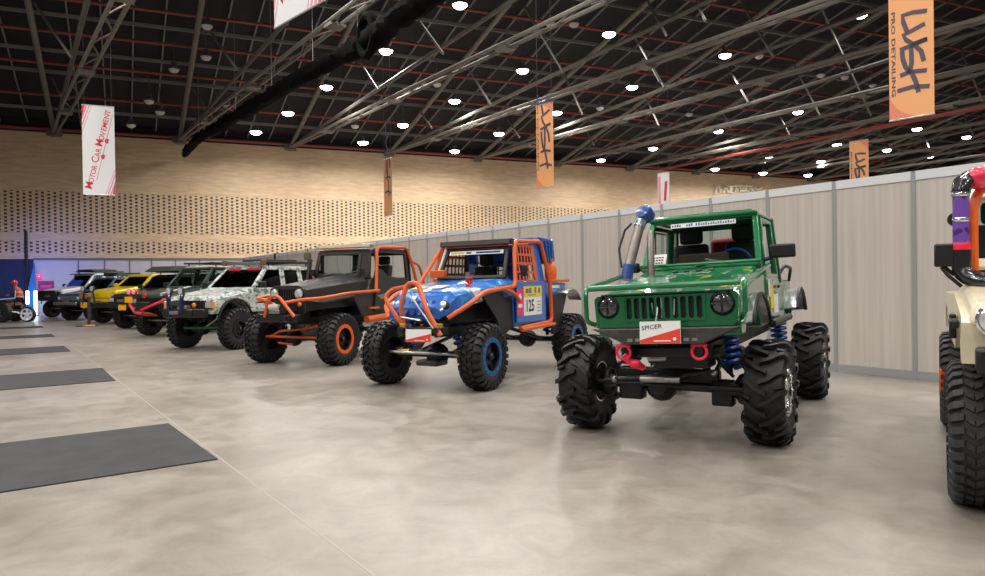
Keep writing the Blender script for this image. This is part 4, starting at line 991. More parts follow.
    p('steering_wheel', MB().tube([V((-1.2, .30 + .16 * math.cos(k * .393), 1.62 + .14 * math.sin(k * .393))) for k in range(16)], .015, 6, closed=True), BLK)
    p('dashboard', MB().box((-1.0, 0, 1.52), (.2, 1.1, .12)), DARKIN, bev=.02)
    p('mirror', MB().box((-1.02, .84, 1.66), (.06, .10, .17)).bar((-1.0, .7, 1.6), (-1.02, .8, 1.62), .03, .03), BLK, bev=.02)
    m = MB()
    for k in range(5): m.tube([(-1.9, -.45 + .2 * k, 1.5), (-1.9, -.45 + .2 * k, 2.05)], .01, 5)
    for k in range(4): m.tube([(-1.9, -.5, 1.55 + .14 * k), (-1.9, .45, 1.55 + .14 * k)], .01, 5)
    p('rear_window_mesh', m, BLK)
    chassis(c, .62, -3.0, .30, .82)
    p('engine_bay', MB().box((-.40, 0, 1.08), (1.1, .72, .34)), DARKIN, bev=.04)
    axle(c, 0, .468, .66, BLK, .08); axle(c, -3.1, .468, .66, BLK, .0)
    p('axle_knuckle', MB().lathe([(.05, 0), (.05, .2)], (.1, -.55, .49), (0, 1, 0), 10).lathe([(.05, 0), (.05, .16)], (.1, .45, .49), (0, 1, 0), 10), mat('brass', (.55, .33, .06), .35, metal=.7), body=False)
    p('skid_plate', MB().box((.12, .05, .36), (.30, .36, .08)), GUN, body=False, bev=.02)
    for x in (0, -3.0):
        for y in (-.44, .44): coilover(c, x, y, .54, 1.12)
    for y in (-.3, .3): p('link_arm', MB().tube([(-.02, y, .48), (-1.3, y * .7, .74)], .03, 8), STEEL, body=False); p('link_arm', MB().tube([(-3.05, y, .48), (-1.9, y * .7, .74)], .03, 8), BLK, body=False)
    add_wheels(c.root, .935, .33, 1.67, 3.1, TY_MUD, R_BLU)
blue_car()
# ================================================================== the black and orange open jeep
def black_car():
    c = Car('black_offroad_car', (-3.66, 13.72), -114, 'matte black open topped off road car with orange cage and orange wheel rings', T_body(.10, 0))
    p = c.p
    prof = body_profile([(-2.9, 1.36), (-1.15, 1.40), (-1.12, 1.46), (.30, 1.30), (.42, 1.28)], .86, -2.9, .44, [(.0, .62, .66), (-2.6, .60, .60)])
    m = MB(); extrude_y(m, body_profile([(-2.95, 1.55), (-1.15, 1.60)], .86, -2.95, -.80, [(-2.62, .60, .60)]), -.72, .72); p('body', m, MATTE, bev=.025)
    sec = lambda x, w, zt, zb: [V((x, -w, zb)), V((x, -w, zt - .08)), V((x, -w * .8, zt - .01)), V((x, 0, zt + .02)), V((x, w * .8, zt - .01)), V((x, w, zt - .08)), V((x, w, zb))]
    p('hood', MB().loft([sec(-1.15, .66, 1.66, 1.06), sec(-.4, .52, 1.58, 1.06), sec(.46, .40, 1.48, 1.0)]), MATTE, bev=.015)
    out = []
    for a in range(0, 181, 15):
        t = math.radians(a); out.append((.40 * max(-1, min(1, 1.12 * math.cos(t))) , 1.30 + .19 * min(1, 1.25 * math.sin(t))))
    out = [(.40, .97)] + out + [(-.40, .97)]
    slots = [[(y - .017, 1.10), (y + .017, 1.10), (y + .017, 1.42), (y - .017, 1.42)] for y in [-.165 + .055 * k for k in range(7)]]
    m = MB(); m.shape(out, slots, lambda a, b: V((.47, a, b)), lambda a, b: V((.51, a, b))); p('grille', m, MATTE, bev=.006)
    p('radiator', MB().box((.46, 0, 1.24), (.02, .6, .38)), DARKIN)
    for y in (-.28, .28): headlamp(c, (.515, y, 1.335), .095, .05, BLK)
    for y in (-.30, .30): p('marker_lamp', MB().lathe([(.04, 0), (.045, .02), (.02, .04)], (.512, y, 1.14), (1, 0, 0), 14), AMBER)
    # flat fenders with orange edge tubes
    for sy in (1, -1):
        f = p('front_fender', MB().hexa([V((.46, .38 * sy, 1.18)), V((.46, .78 * sy, 1.16)), V((-.62, .80 * sy, 1.26)), V((-.62, .5 * sy, 1.26))], [V((.46, .38 * sy, 1.21)), V((.46, .78 * sy, 1.19)), V((-.62, .80 * sy, 1.29)), V((-.62, .5 * sy, 1.29))]), MATTE, bev=.008)
        p('fender_skirt', MB().shape([(-.50, 1.26), (-.82, 1.3), (-1.16, 1.30), (-1.16, .86), (-.86, .84)], [], lambda a, b: V((a, .70 * sy, b)), lambda a, b: V((a, .74 * sy, b))), MATTE, f, bev=.008)
        m = MB(); m.tube([(.78, .16 * sy, 1.18), (.62, .42 * sy, 1.23), (.50, .74 * sy, 1.25), (-.30, .82 * sy, 1.33), (-1.30, .82 * sy, 1.36)], .032, 10, .12); p('fender_tube', m, ORANGE)
        m = MB(); m.tube([(-1.22, .80 * sy, 1.34), (-1.42, .70 * sy, 2.24), (-2.62, .68 * sy, 2.28), (-2.80, .74 * sy, 1.86), (-2.92, .78 * sy, 1.40)], .036, 10, .12); p('roll_cage', m, ORANGE)
        p('cage_brace', MB().tube([(-2.78, .72 * sy, 1.98), (-3.15, .70 * sy, 1.90), (-3.35, .70 * sy, 1.50)], .028, 8, .12), ORANGE)
        p('rock_slider', MB().tube([(-.78, .86 * sy, .80), (-2.25, .86 * sy, .86)], .07, 10), ORANGE)
        p('slider_step', MB().bar((-.98, .80 * sy, 1.02), (-1.30, .80 * sy, 1.02), .04, .05, (0, 1, 0)), ORANGE)
        # door with cut-down window
        d = p('door', MB().shape([(-1.22, .95), (-2.02, .95), (-2.50, 1.36), (-2.56, 1.54), (-1.75, 1.66), (-1.50, 1.80), (-1.36, 1.80)], [], lambda a, b: V((a, .725 * sy, b)), lambda a, b: V((a, .755 * sy, b))), MATTE, bev=.01)
        p('door_handle', MB().box((-2.12, .765 * sy, 1.42), (.13, .02, .035)), BLK, d)
        p('door_mark', MB().shape([(-1.32, 1.26), (-1.62, 1.30), (-1.66, 1.20), (-1.5, 1.18)], [], lambda a, b: V((a, .756 * sy, b)), lambda a, b: V((a, .760 * sy, b))), STEEL, d)
        p('window_frame', qframe(MB(), [V((-1.46, .70 * sy, 1.62)), V((-2.62, .70 * sy, 1.56)), V((-2.58, .66 * sy, 2.18)), V((-1.42, .66 * sy, 2.18))], .09, .04), MATTE, bev=.01)
        p('rear_fender', MB().hexa([V((-2.10, .70 * sy, 1.18)), V((-2.10, .90 * sy, 1.16)), V((-3.1, .90 * sy, 1.16)), V((-3.1, .70 * sy, 1.18))], [V((-2.10, .70 * sy, 1.22)), V((-2.10, .90 * sy, 1.19)), V((-3.1, .90 * sy, 1.19)), V((-3.1, .70 * sy, 1.22))]), BLK, bev=.01)
    # windscreen, upright
    q = [V((-1.12, -.60, 1.68)), V((-1.12, .44, 1.68)), V((-1.24, .43, 2.13)), V((-1.24, -.58, 2.13))]
    p('screen_side_panel', MB().hexa([V((-1.13, .46, 1.62)), V((-1.13, .70, 1.62)), V((-1.19, .70, 1.62)), V((-1.19, .46, 1.62))], [V((-1.24, .45, 2.17)), V((-1.24, .66, 2.17)), V((-1.30, .66, 2.17)), V((-1.30, .45, 2.17))]), MATTE, bev=.01)
    p('windshield_frame', qframe(MB(), q, .075, .045), MATTE, bev=.012); p('windshield', pane(MB(), inset(q, .035)), GLASS)
    p('wiper', MB().bar((-1.08, .1, 1.70), (-1.1, .42, 1.76), .012, .014).bar((-1.08, -.35, 1.70), (-1.1, .0, 1.74), .012, .014), STEEL)
    p('hardtop', MB().hexa([V((-1.24, -.64, 2.17)), V((-1.24, .64, 2.17)), V((-2.74, .66, 2.19)), V((-2.74, -.66, 2.19))], [V((-1.27, -.60, 2.22)), V((-1.27, .60, 2.22)), V((-2.72, .62, 2.25)), V((-2.72, -.62, 2.25))]), MATTE, bev=.02)
    lb = p('light_bar', MB().box((-1.20, .06, 2.27), (.10, 1.36, .075)), STEEL, bev=.012); p('light_bar_lens', MB().box((-1.148, .06, 2.27), (.012, 1.30, .05)), CREAM, lb)
    p('mirror', MB().box((-1.16, -.84, 2.10), (.07, .15, .16)).bar((-1.14, -.68, 1.98), (-1.16, -.80, 2.06), .03, .03), mat('olive_housing', (.12, .09, .05), .5), bev=.02)
    p('snorkel', MB().tube([(-.95, -.70, 1.50), (-1.02, -.70, 1.78), (-1.08, -.72, 2.02)], .045, 10), BLK)
    p('cowl_bracket', MB().box((-1.0, -.58, 1.74), (.10, .09, .14)), BLK, bev=.01); p('cowl_bracket', MB().box((-1.0, .62, 1.74), (.09, .09, .14)), BLK, bev=.01)
    # hoop bumper, winch
    bp = p('bumper', MB().box((.72, -.02, .90), (.16, .92, .15)).box((.62, 0, 1.0), (.22, .5, .08)), BLK, bev=.02)
    p('bumper_hoop', MB().tube([(.78, -.28, .92), (.80, -.20, 1.22), (.80, -.10, 1.30), (.80, .05, 1.30), (.80, .40, .93)], .030, 10, .08), ORANGE)
    p('winch', MB().lathe([(.06, -.16), (.06, .16)], (.74, -.05, 1.07), (0, 1, 0), 12).box((.74, .16, 1.07), (.16, .12, .15)), BLK)
    p('fairlead', MB().box((.81, -.04, 1.02), (.03, .24, .07)), STEEL, bev=.012); p('winch_rope', MB().lathe([(.055, -.12), (.055, .10)], (.78, -.05, 1.10), (0, 1, 0), 12), mat('pale_rope', (.5, .48, .44), .8))
    shackle(c, (.82, .26, .90), .04, BLK)
    # interior
    for y in (-.30, .30): seat(c, -1.95, y, 1.18)
    p('steering_wheel', MB().tube([V((-1.45, .30 + .18 * math.cos(k * .393), 1.70 + .16 * math.sin(k * .393))) for k in range(16)], .015, 6, closed=True), BLK)
    p('dashboard', MB().box((-1.25, 0, 1.58), (.2, 1.2, .14)), DARKIN, bev=.02)
    p('rear_wall', qframe(MB(), [V((-2.72, -.66, 1.56)), V((-2.72, .66, 1.56)), V((-2.70, .62, 2.19)), V((-2.70, -.62, 2.19))], .14, .04), MATTE)
    chassis(c, .62, -3.0, .30, .84)
    axle(c, 0, .488, .70, BLK, -.16, tie=ORANGE); axle(c, -2.62, .488, .70, BLK, 0)
    p('axle_brace', MB().tube([(.16, -.62, .50), (.20, -.36, .62), (.20, .1, .66), (.1, .55, .74)], .022, 8, .08).tube([(.18, -.40, .40), (.20, -.05, .38)], .02, 8), ORANGE, body=False)
    p('link_arm', MB().tube([(.0, .46, .46), (-1.2, .34, .76)], .036, 8), ORANGE, body=False); p('link_arm', MB().tube([(.0, -.50, .46), (-1.2, -.34, .76)], .036, 8), ORANGE, body=False)
    for x in (0, -2.6):
        for y in (-.46, .46): coilover(c, x, y, .56, 1.15, BLK)
    add_wheels(c.root, .975, .37, 1.70, 2.62, TY_MUD2, R_ORG)
black_car()
# ================================================================== the closed cars further down the row
def suv(name, org, head, label, paint, hoodm=None, roofm=None, ty=TY_SM, rims=R_BLK, D=.88, Wd=.32, track=1.5, wb=2.6, hw=.78, zf=1.22, zc=1.38, zr=2.0, zb=.78, lam='square', glassm=None, rack=True, trimm=None, bumper='plate', bdrop=0., tail=-3.3, grillm=None, raise_=0.):
    c = Car(name, org, head, label, Matrix.Translation((0, 0, raise_))); p = c.p; hoodm = hoodm or paint; roofm = roofm or paint; trimm = trimm or BLK; glassm = glassm or GLASSD
    A = [(.0, .62, .56), (-wb, .62, .54)]
    prof = body_profile([(tail, zc - .02), (-.62, zc - .02), (-.60, zc - .06), (.56, zf - .06), (.62, zf - .12)], zb, tail, .63, A)
    m = MB(); extrude_y(m, prof, -hw, hw); p('body', m, paint, bev=.03)
    m = MB(); m.hexa([V((-.70, -hw + .04, zc - .06)), V((.62, -hw + .06, zf - .10)), V((.62, hw - .06, zf - .10)), V((-.70, hw - .04, zc - .06))], [V((-.70, -hw + .10, zc + .04)), V((.55, -hw + .12, zf + .01)), V((.55, hw - .12, zf + .01)), V((-.70, hw - .10, zc + .04))]); p('hood', m, hoodm, bev=.03)
    # front end
    g0 = zf - .31
    gp = p('grille', MB().box((.645, 0, zf - .19), (.03, 2 * hw - .50, .22)), grillm or trimm, bev=.008)
    for k in range(8): p('grille_bar', MB().box((.665, -hw + .36 + k * (2 * hw - .72) / 7, zf - .19), (.016, .022, .20)), grillm or trimm, gp)
    for sy in (-1, 1):
        if lam == 'square':
            h = p('headlight', MB().box((.65, sy * (hw - .15), zf - .19), (.04, .21, .16)), BLK, bev=.01); p('lens', MB().box((.672, sy * (hw - .15), zf - .185), (.012, .18, .13)), LENS, h, bev=.004)
            p('corner_lamp', MB().box((.645, sy * (hw - .03), zf - .19), (.06, .055, .15)), AMBER, bev=.008)
        else: headlamp(c, (.665, sy * (hw - .18), zf - .19), .085)
    # greenhouse
    zt = zr - .07; x0, x1 = -.66, -1.24; y0, y1 = hw - .05, hw - .15
    q = [V((x0, -y0, zc)), V((x0, y0, zc)), V((x1, y1, zt)), V((x1, -y1, zt))]
    p('windshield_frame', qframe(MB(), q, .085, .05), paint, bev=.012); p('windshield', pane(MB(), inset(q, .04)), glassm)
    p('roof', MB().hexa([V((x1 + .03, -y1 - .03, zt)), V((x1 + .03, y1 + .03, zt)), V((tail + .12, y1 + .03, zt)), V((tail + .12, -y1 - .03, zt))], [V((x1 - .06, -y1 + .06, zr)), V((x1 - .06, y1 - .06, zr)), V((tail + .20, y1 - .06, zr)), V((tail + .20, -y1 + .06, zr))]), roofm, bev=.03)
    xs = [(x0 - .10, x1 - .04, -1.78, -1.80), (-1.88, -1.90, -2.52, -2.50), (-2.62, -2.60, tail + .10, tail + .18)]
    for sy in (-1, 1):
        for a, b, d, e in xs:
            w_ = [V((a, sy * y0, zc - .02)), V((d, sy * y0, zc - .02)), V((e, sy * y1, zt)), V((b, sy * y1, zt))]
            f = p('side_window_frame', qframe(MB(), w_, .075, .04), paint, bev=.01); p('side_window', pane(MB(), inset(w_, .03)), glassm, f)
        for a, b in ((-.72, -1.83), (-1.85, -2.10)):
            d = p('door', MB().shape([(a, zb + .06), (b, zb + .06), (b, zc - .05), (a, zc - .05)], [], lambda u, v: V((u, sy * hw, v)), lambda u, v: V((u, sy * (hw + .018), v))), paint, bev=.012)
            p('door_handle', MB().box((b + .16, sy * (hw + .03), zc - .14), (.14, .02, .035)), trimm, d)
        p('mirror', MB().box((-.80, sy * (hw + .14), zc + .10), (.08, .20, .15)).bar((-.76, sy * (hw - .02), zc + .04), (-.79, sy * (hw + .08), zc + .08), .04, .04), trimm if paint is not YELP else YELP, bev=.02)
        for cx, cz, r in A:
            m = MB()
            aa = [V((cx + (r + .01) * math.cos(t), sy * hw, cz + (r + .01) * math.sin(t))) for t in [math.radians(k) for k in range(10, 171, 10)]]; bb = [v + V((0, .07 * sy, -.02)) for v in aa]
            for i in range(len(aa) - 1): m.hexa([aa[i], aa[i + 1], bb[i + 1], bb[i]], [v + V((0, 0, .03)) for v in (aa[i], aa[i + 1], bb[i + 1], bb[i])])
            p('fender_flare', m, BLK)
        p('side_step', MB().tube([(-.70, sy * (hw + .03), zb - .04), (-wb + .7, sy * (hw + .03), zb - .04)], .045, 8), BLK)
    qb = [V((tail + .02, -y0, zc)), V((tail + .02, y0, zc)), V((tail + .13, y1, zt)), V((tail + .13, -y1, zt))]
    p('rear_window_frame', qframe(MB(), qb, .09, .04), paint); p('rear_window', pane(MB(), inset(qb, .04)), glassm)
    for y in (-.34, .34): seat(c, -1.45, y, 1.0)
    p('dashboard', MB().box((-.86, 0, zc - .08), (.2, 1.3, .16)), DARKIN, bev=.02)
    if bumper == 'plate':
        bpo = p('bumper', MB().box((.76, 0, zb + .02 - bdrop), (.16, 2 * hw - .26, .20)).box((.82, 0, zb + .03 - bdrop), (.10, .60, .15)), BLK, bev=.02)
        p('winch', MB().lathe([(.055, -.15), (.055, .15)], (.80, 0, zb + .15 - bdrop), (0, 1, 0), 12), STEEL, bpo)
    if rack:
        m = MB(); xa, xb_ = x1 - .05, tail + .2; zz = zr + .10
        m.tube([(xa, -y1, zz), (xa, y1, zz), (xb_, y1, zz), (xb_, -y1, zz)], .032, 6, closed=True)
        for k in range(7): xx = xa + (xb_ - xa) * (k + .5) / 7; m.tube([(xx, -y1, zz), (xx, y1, zz)], .024, 6)
        for sx in (xa - .15, xb_ + .15):
            for sy in (-1, 1): m.tube([(sx, sy * (y1 - .04), zr - .02), (sx, sy * (y1 - .04), zz)], .022, 6)
        p('roof_rack', m, BLK)
    chassis(c, .6, tail + .2, .40, zb + .02)
    axle(c, 0, D / 2, track / 2 - .12, BLK, -.2); axle(c, -wb, D / 2, track / 2 - .12, BLK, 0)
    for y in (-.5, .5): coilover(c, .0, y, D / 2 + .06, 1.05, BLK)
    add_wheels(c.root, D, Wd, track, wb, ty, rims)
    return c
def round_spot(c, pts, r=.075, m=BLK, lens=LENS, z0=None):
    for x, y, z in pts:
        o = c.p('spotlight', MB().lathe([(r * .5, -.09), (r, -.04), (r * 1.05, .02), (r * .95, .03)], (x, y, z), (1, 0, 0), 16), m); c.p('lens', MB().lathe([(r * .93, .028), (r * .5, .045), (.004, .05)], (x, y, z), (1, 0, 0), 16), lens, o)
        if z0 is not None: c.p('lamp_post', MB().tube([(x - .03, y, z0), (x - .03, y, z - r)], .014, 6), m)
# white and green camouflage wagon
c = suv('camouflage_wagon', (-6.80, 17.30), -113, 'white and green camouflage wagon with black roof rack and blue tubed front lamps', CAMO, ty=TY_WH, D=.975, Wd=.30, track=1.58, wb=2.6, hw=.76, zf=1.25, zc=1.42, zr=2.0, zb=.86, trimm=BLK)
p = c.p
TUBEB = mat('navy_tube', (.005, .012, .05), .3, coat=.5)
p('lamp_guard', MB().tube([(.86, -.40, .88), (.86, -.40, 1.24), (.80, -.40, 1.34)], .05, 10, .04).tube([(.86, .0, .88), (.86, .0, 1.24), (.80, .0, 1.34)], .05, 10, .04).tube([(.84, -.44, 1.10), (.84, .04, 1.10)], .05, 8), TUBEB)
round_spot(c, [(.84, -.40, 1.40), (.84, -.04, 1.40)], .085)
for y in (-.60, .20): p('fog_lamp', MB().lathe([(.055, 0), (.06, .03), (.03, .05)], (.67, y, 1.06), (1, 0, 0), 12), AMBER)
p('fairlead', MB().box((.88, -.22, .90), (.04, .28, .08)), STEEL, bev=.01)
p('steering_rod', MB().tube([(.25, -.55, .50), (.25, .50, .53)], .03, 8), LIME, body=False)
p('steering_arm', MB().tube([(.25, .1, .53), (.20, .40, .72), (.15, .45, .95)], .025, 8), STEEL, body=False)
p('hood_badge', MB().shape([(-.10, -.08), (.02, -.12), (.12, -.06), (.10, .08), (.0, .12), (-.12, .06)], [], lambda a, b: V((.30 + b, .55 + a * .8, 1.285 - b * .12)), lambda a, b: V((.30 + b, .55 + a * .8, 1.29 - b * .12))), mat('bright_green_print', (.02, .4, .12), .4))
p('rack_load', MB().box((-1.9, .05, 2.14), (.7, .9, .07)).box((-2.6, -.05, 2.15), (.5, .8, .09)), mat('dark_load', (.025, .027, .025), .6), bev=.02)
p('roof_light_bar', MB().box((-1.22, 0, 2.06), (.10, 1.20, .08)), STEEL, bev=.01)
for y in (-.62, .62): p('roof_lamp', MB().box((-1.18, y, 2.08), (.10, .13, .14)), mat('brown_lamp_cover', (.16, .07, .04), .5), bev=.02)
p('antenna', MB().tube([(-2.0, .3, 2.1), (-2.0, .3, 2.34)], .03, 8), BLK); p('antenna', MB().tube([(-3.0, .6, 2.1), (-3.0, .6, 2.5)], .012, 6), BLK)
for a, b in ((-.50, -.12), (.12, .50)): p('screen_sticker', MB().bar((-1.185, a, 1.915), (-1.185, b, 1.915), .012, .06), RED)
# car with the red tube bumper
c = suv('dark_green_wagon', (-9.95, 22.0), -113, 'dark green and black wagon with red tube bumper and twin pink round lamps', DGREEN, ty=TY_SM, D=.90, track=1.5, hw=.76, zf=1.27, zc=1.47, zr=2.14, zb=.90, glassm=GLASS, rack=True, roofm=mat('cream_roof_edge', (.55, .5, .3), .4), bumper=None)
p = c.p
p('bumper_tube', MB().tube([(.70, -.72, 1.20), (.86, -.60, 1.02), (.95, -.25, .74), (.95, .05, .72)], .042, 8, .1).tube([(.72, .74, 1.12), (.92, .40, .96), (.95, .0, .82)], .042, 8, .1).tube([(.72, -.70, 1.22), (.80, -.66, 1.36), (.72, -.48, 1.40)], .035, 8, .06), RED)
p('skid_plate', MB().hexa([V((.92, -.20, .70)), V((.96, .30, .70)), V((.70, .36, .62)), V((.66, -.20, .62))], [V((.92, -.24, .80)), V((.96, .36, .76)), V((.70, .40, .66)), V((.66, -.24, .68))]), mat('rust_red_skid', (.35, .05, .03), .5), bev=.02)
round_spot(c, [(.86, -.58, 1.36), (.86, -.38, 1.36)], .085, PINKRED, mat('pink_lens', (.9, .45, .5), .2, coat=1))
p('number_plate', MB().box((.94, -.52, 1.13), (.02, .30, .17)), PLATE, bev=.004)
p('winch', MB().box((.82, -.05, .98), (.20, .46, .16)), BLK, bev=.03); p('hook', MB().tube([(.98, -.28, .86), (1.0, -.18, .82), (.98, -.08, .86), (.96, -.18, .90)], .03, 8, closed=True), STEEL)
p('red_lamp', MB().lathe([(.075, 0), (.08, .03), (.03, .05)], (.67, -.16, 1.24), (1, 0, 0), 14), RED)
p('white_stripe', MB().bar((-.60, .3, 1.497), (.45, .25, 1.295), .12, .012), WHITE)
p('red_door_panel', MB().box((-1.35, .80, 1.62), (.30, .03, .34)), mat('dull_red_panel', (.25, .07, .07), .5), bev=.03)
# black car with a roof tent
c = suv('black_wagon', (-12.68, 25.9), -113, 'black wagon with yellow plate and flat roof tent, right of the bright yellow wagon', BLACKP, ty=TY_SM, D=.90, track=1.5, hw=.76, zf=1.25, zc=1.42, zr=1.96, zb=.88, rack=True)
c.p('number_plate', MB().box((.86, .12, .80), (.02, .36, .20)), PLATE, bev=.004)
c.p('roof_tent', MB().hexa([V((-.75, -.70, 2.06)), V((-.75, .62, 2.06)), V((-2.2, .62, 2.06)), V((-2.2, -.70, 2.06))], [V((-1.05, -.60, 2.26)), V((-1.05, .52, 2.26)), V((-2.1, .56, 2.30)), V((-2.1, -.60, 2.30))]), mat('dark_tent_cover', (.03, .035, .028), .7), bev=.05)
# yellow wagon
c = suv('yellow_wagon', (-15.68, 29.9), -113, 'bright yellow wagon with black bull bar, behind the small dark stanchion', YELP, ty=TY_SM, D=.92, track=1.5, hw=.80, zf=1.38, zc=1.50, zr=2.05, zb=.90, rack=False, glassm=GLASS, grillm=YELP, bdrop=.14)
p = c.p
p('bull_bar', MB().tube([(.90, -.72, .80), (.94, -.62, 1.30), (.94, -.1, 1.36), (.94, .0, .84)], .04, 8, .08), BLK)
round_spot(c, [(.95, -.66, 1.46), (.95, -.14, 1.46)], .12)
for y in (-.76, -.42): p('spotlight', MB().lathe([(.06, -.06), (.11, 0), (.10, .03)], (.96, y, 1.16), (1, 0, 0), 14), mat('amber_cover', (.35, .12, .01), .4))
p('number_plate', MB().box((.92, -.66, .80), (.02, .36, .22)), PLATE, bev=.004)
# teal wagon
c = suv('teal_wagon', (-19.12, 33.5), -113, 'teal blue wagon with roof rack, in front of the white one', TEAL, ty=TY_SM, D=.86, track=1.5, hw=.80, zf=1.22, zc=1.40, zr=1.98, zb=.74, lam='round', rack=True, grillm=mat('chrome_grey_grille', (.2, .2, .2), .3, metal=.5))
c.p('rack_load', MB().box((-2.2, 0, 2.14), (1.3, 1.0, .16)), mat('dark_load', (.025, .027, .025), .6), bev=.03)
c.p('bumper_bar', MB().box((.84, 0, .80), (.08, 1.5, .14)), STEEL, bev=.03)
# white car at the far end
c = suv('white_offroad_car', (-21.85, 36.6), -112, 'white off road car with black front and roof rack, farthest in the row', WPAINT, ty=TY_SM, D=.90, track=1.6, hw=.80, zf=1.42, zc=1.55, zr=2.25, zb=.95, lam='round', rack=True, glassm=GLASS, grillm=BLK)
c.p('front_guard', MB().box((.72, 0, 1.12), (.10, 1.5, .40)).tube([(.80, -.7, .9), (.86, -.6, 1.35), (.86, .6, 1.35), (.80, .7, .9)], .04, 8, .1), BLK, bev=.03)
c.p('rack_load', MB().box((-2.0, 0, 2.40), (1.5, 1.1, .13)), mat('dark_load', (.025, .027, .025), .6), bev=.03)
c.p('sun_visor', MB().bar((-1.12, -.75, 2.22), (-1.12, .75, 2.22), .30, .05), BLK, bev=.01)
# ================================================================== cream car cut off by the right edge
def cream_car():
    c = Car('cream_offroad_car', (3.88, 4.30), -121, 'cream off road car cut off by the right edge, with purple stickered snorkel', T_body(-.27, 0)); p = c.p
    prof = body_profile([(-3.0, 1.34), (-.72, 1.36), (-.70, 1.38), (.55, 1.26), (.62, 1.22)], .98, -3.0, .63, [(.0, .66, .58), (-2.75, .66, .56)])
    m = MB(); extrude_y(m, prof, -.66, .66); p('body', m, CREAM, bev=.03)
    p('hood', MB().hexa([V((-.70, -.64, 1.36)), V((.64, -.63, 1.20)), V((.64, .63, 1.20)), V((-.70, .64, 1.36))], [V((-.70, -.60, 1.46)), V((.58, -.60, 1.335)), V((.58, .60, 1.335)), V((-.70, .60, 1.46))]), CREAM, bev=.03)
    p('grille', MB().box((.66, 0, 1.24), (.04, .8, .16)), BLK, bev=.01)
    for y in (-.5, .5): headlamp(c, (.67, y, 1.24), .085)
    p('fender_trim', MB().box((.10, -.69, 1.17), (.10, .04, .16)).box((.30, -.69, 1.2), (.3, .05, .05)), BLK, bev=.01)
    p('bumper', MB().box((.78, 0, 1.02), (.16, 1.2, .14)), BLK, bev=.02)
    p('side_marker', MB().tube([(-.34, -.60, 1.24), (-.30, -.57, .98)], .026, 8), mat('wooden_brace', (.35, .22, .14), .5, noise=.5, nscale=14))
    q = [V((-.74, -.62, 1.58)), V((-.74, .62, 1.58)), V((-.98, .57, 2.12)), V((-.98, -.57, 2.12))]
    p('windshield_frame', qframe(MB(), q, .08, .05), CREAM, bev=.012); p('windshield', pane(MB(), inset(q, .04)), GLASS)
    p('roof', MB().hexa([V((-.98, -.58, 2.12)), V((-.98, .58, 2.12)), V((-2.6, .60, 2.14)), V((-2.6, -.60, 2.14))], [V((-1.0, -.54, 2.18)), V((-1.0, .54, 2.18)), V((-2.58, .55, 2.20)), V((-2.58, -.55, 2.20))]), CREAM, bev=.02)
    for sy in (-1, 1):
        w_ = [V((-.86, sy * .62, 1.52)), V((-1.8, sy * .62, 1.52)), V((-1.82, sy * .57, 2.12)), V((-1.06, sy * .57, 2.12))]
        p('side_window_frame', qframe(MB(), w_, .07, .04), CREAM, bev=.01)
    # snorkel: purple stickered pipe with black mouth and red cap
    sn = p('snorkel', MB().tube([(-.42, -.62, 1.66), (-.42, -.62, 2.10)], .052, 14), PURPLE)
    p('snorkel_elbow', MB().tube([(-.42, -.62, 2.09), (-.43, -.61, 2.15), (-.50, -.56, 2.19)], .064, 12), BLKG, sn)
    p('snorkel_cap', MB().ball((-.50, -.50, 2.19), (.10, .11, .085), 14), mat('red_plastic_cap', (.7, .01, .06), .3, coat=.6), sn)
    p('snorkel_base', MB().tube([(-.42, -.62, 1.68), (-.42, -.62, 1.52), (-.36, -.54, 1.46), (-.25, -.36, 1.44)], .062, 12, .06), BLKG, sn)
    p('clamp', MB().lathe([(.056, 0), (.060, .01), (.060, .05), (.056, .06)], (-.42, -.62, 1.67), (0, 0, 1), 14), PINKRED, sn)
    for z in (1.88, 2.06): p('clamp', MB().lathe([(.055, 0), (.058, .005), (.058, .022), (.055, .027)], (-.42, -.62, z), (0, 0, 1), 14), CHROME, sn)
    p('roll_cage', MB().tube([(-.48, -.545, 1.45), (-.50, -.545, 2.00), (-.56, -.50, 2.12), (-.7, -.3, 2.16), (-.9, .5, 2.2)], .032, 10, .1), ORANGEB)
    p('mirror', MB().box((-.42, -.72, 1.645), (.07, .13, .165)).bar((-.42, -.66, 1.50), (-.42, -.74, 1.58), .025, .025), BLK, bev=.025)
    p('round_lamp', MB().lathe([(.035, 0), (.05, .05), (.045, .08)], (-.50, -.65, 1.90), (1, -.1, 0), 14), BLK)
    p('mirror_arm', MB().tube([(-.40, -.62, 1.42), (-.41, -.70, 1.50), (-.42, -.74, 1.56)], .014, 6), BLK)
    pass
    wq = c.root.matrix_basis.inverted() @ onplane(943.5, 380, c.root.matrix_basis @ V((-2.46, 0, 0)), (c.root.matrix_basis.to_3x3() @ V((1, 0, 0))))
    p('orange_marker', MB().box(wq, (.06, .075, .22)), ORANGEB, body=False, bev=.012); p('marker_bracket', MB().bar(wq, (-2.6, -.62, .95), .03, .03), BLK, body=False)
    seat(c, -1.3, -.3, 1.2); seat(c, -1.3, .3, 1.2)
    chassis(c, .7, -3.0, .36, .9); axle(c, 0, .472, .70, BLK, 0); axle(c, -2.85, .472, .70, BLK, 0)
    for y in (-.45, .45): coilover(c, 0, y, .55, 1.1, SPRING)
    add_wheels(c.root, .945, .37, 1.60, 2.85, TY_AT, R_BLK)
cream_car()
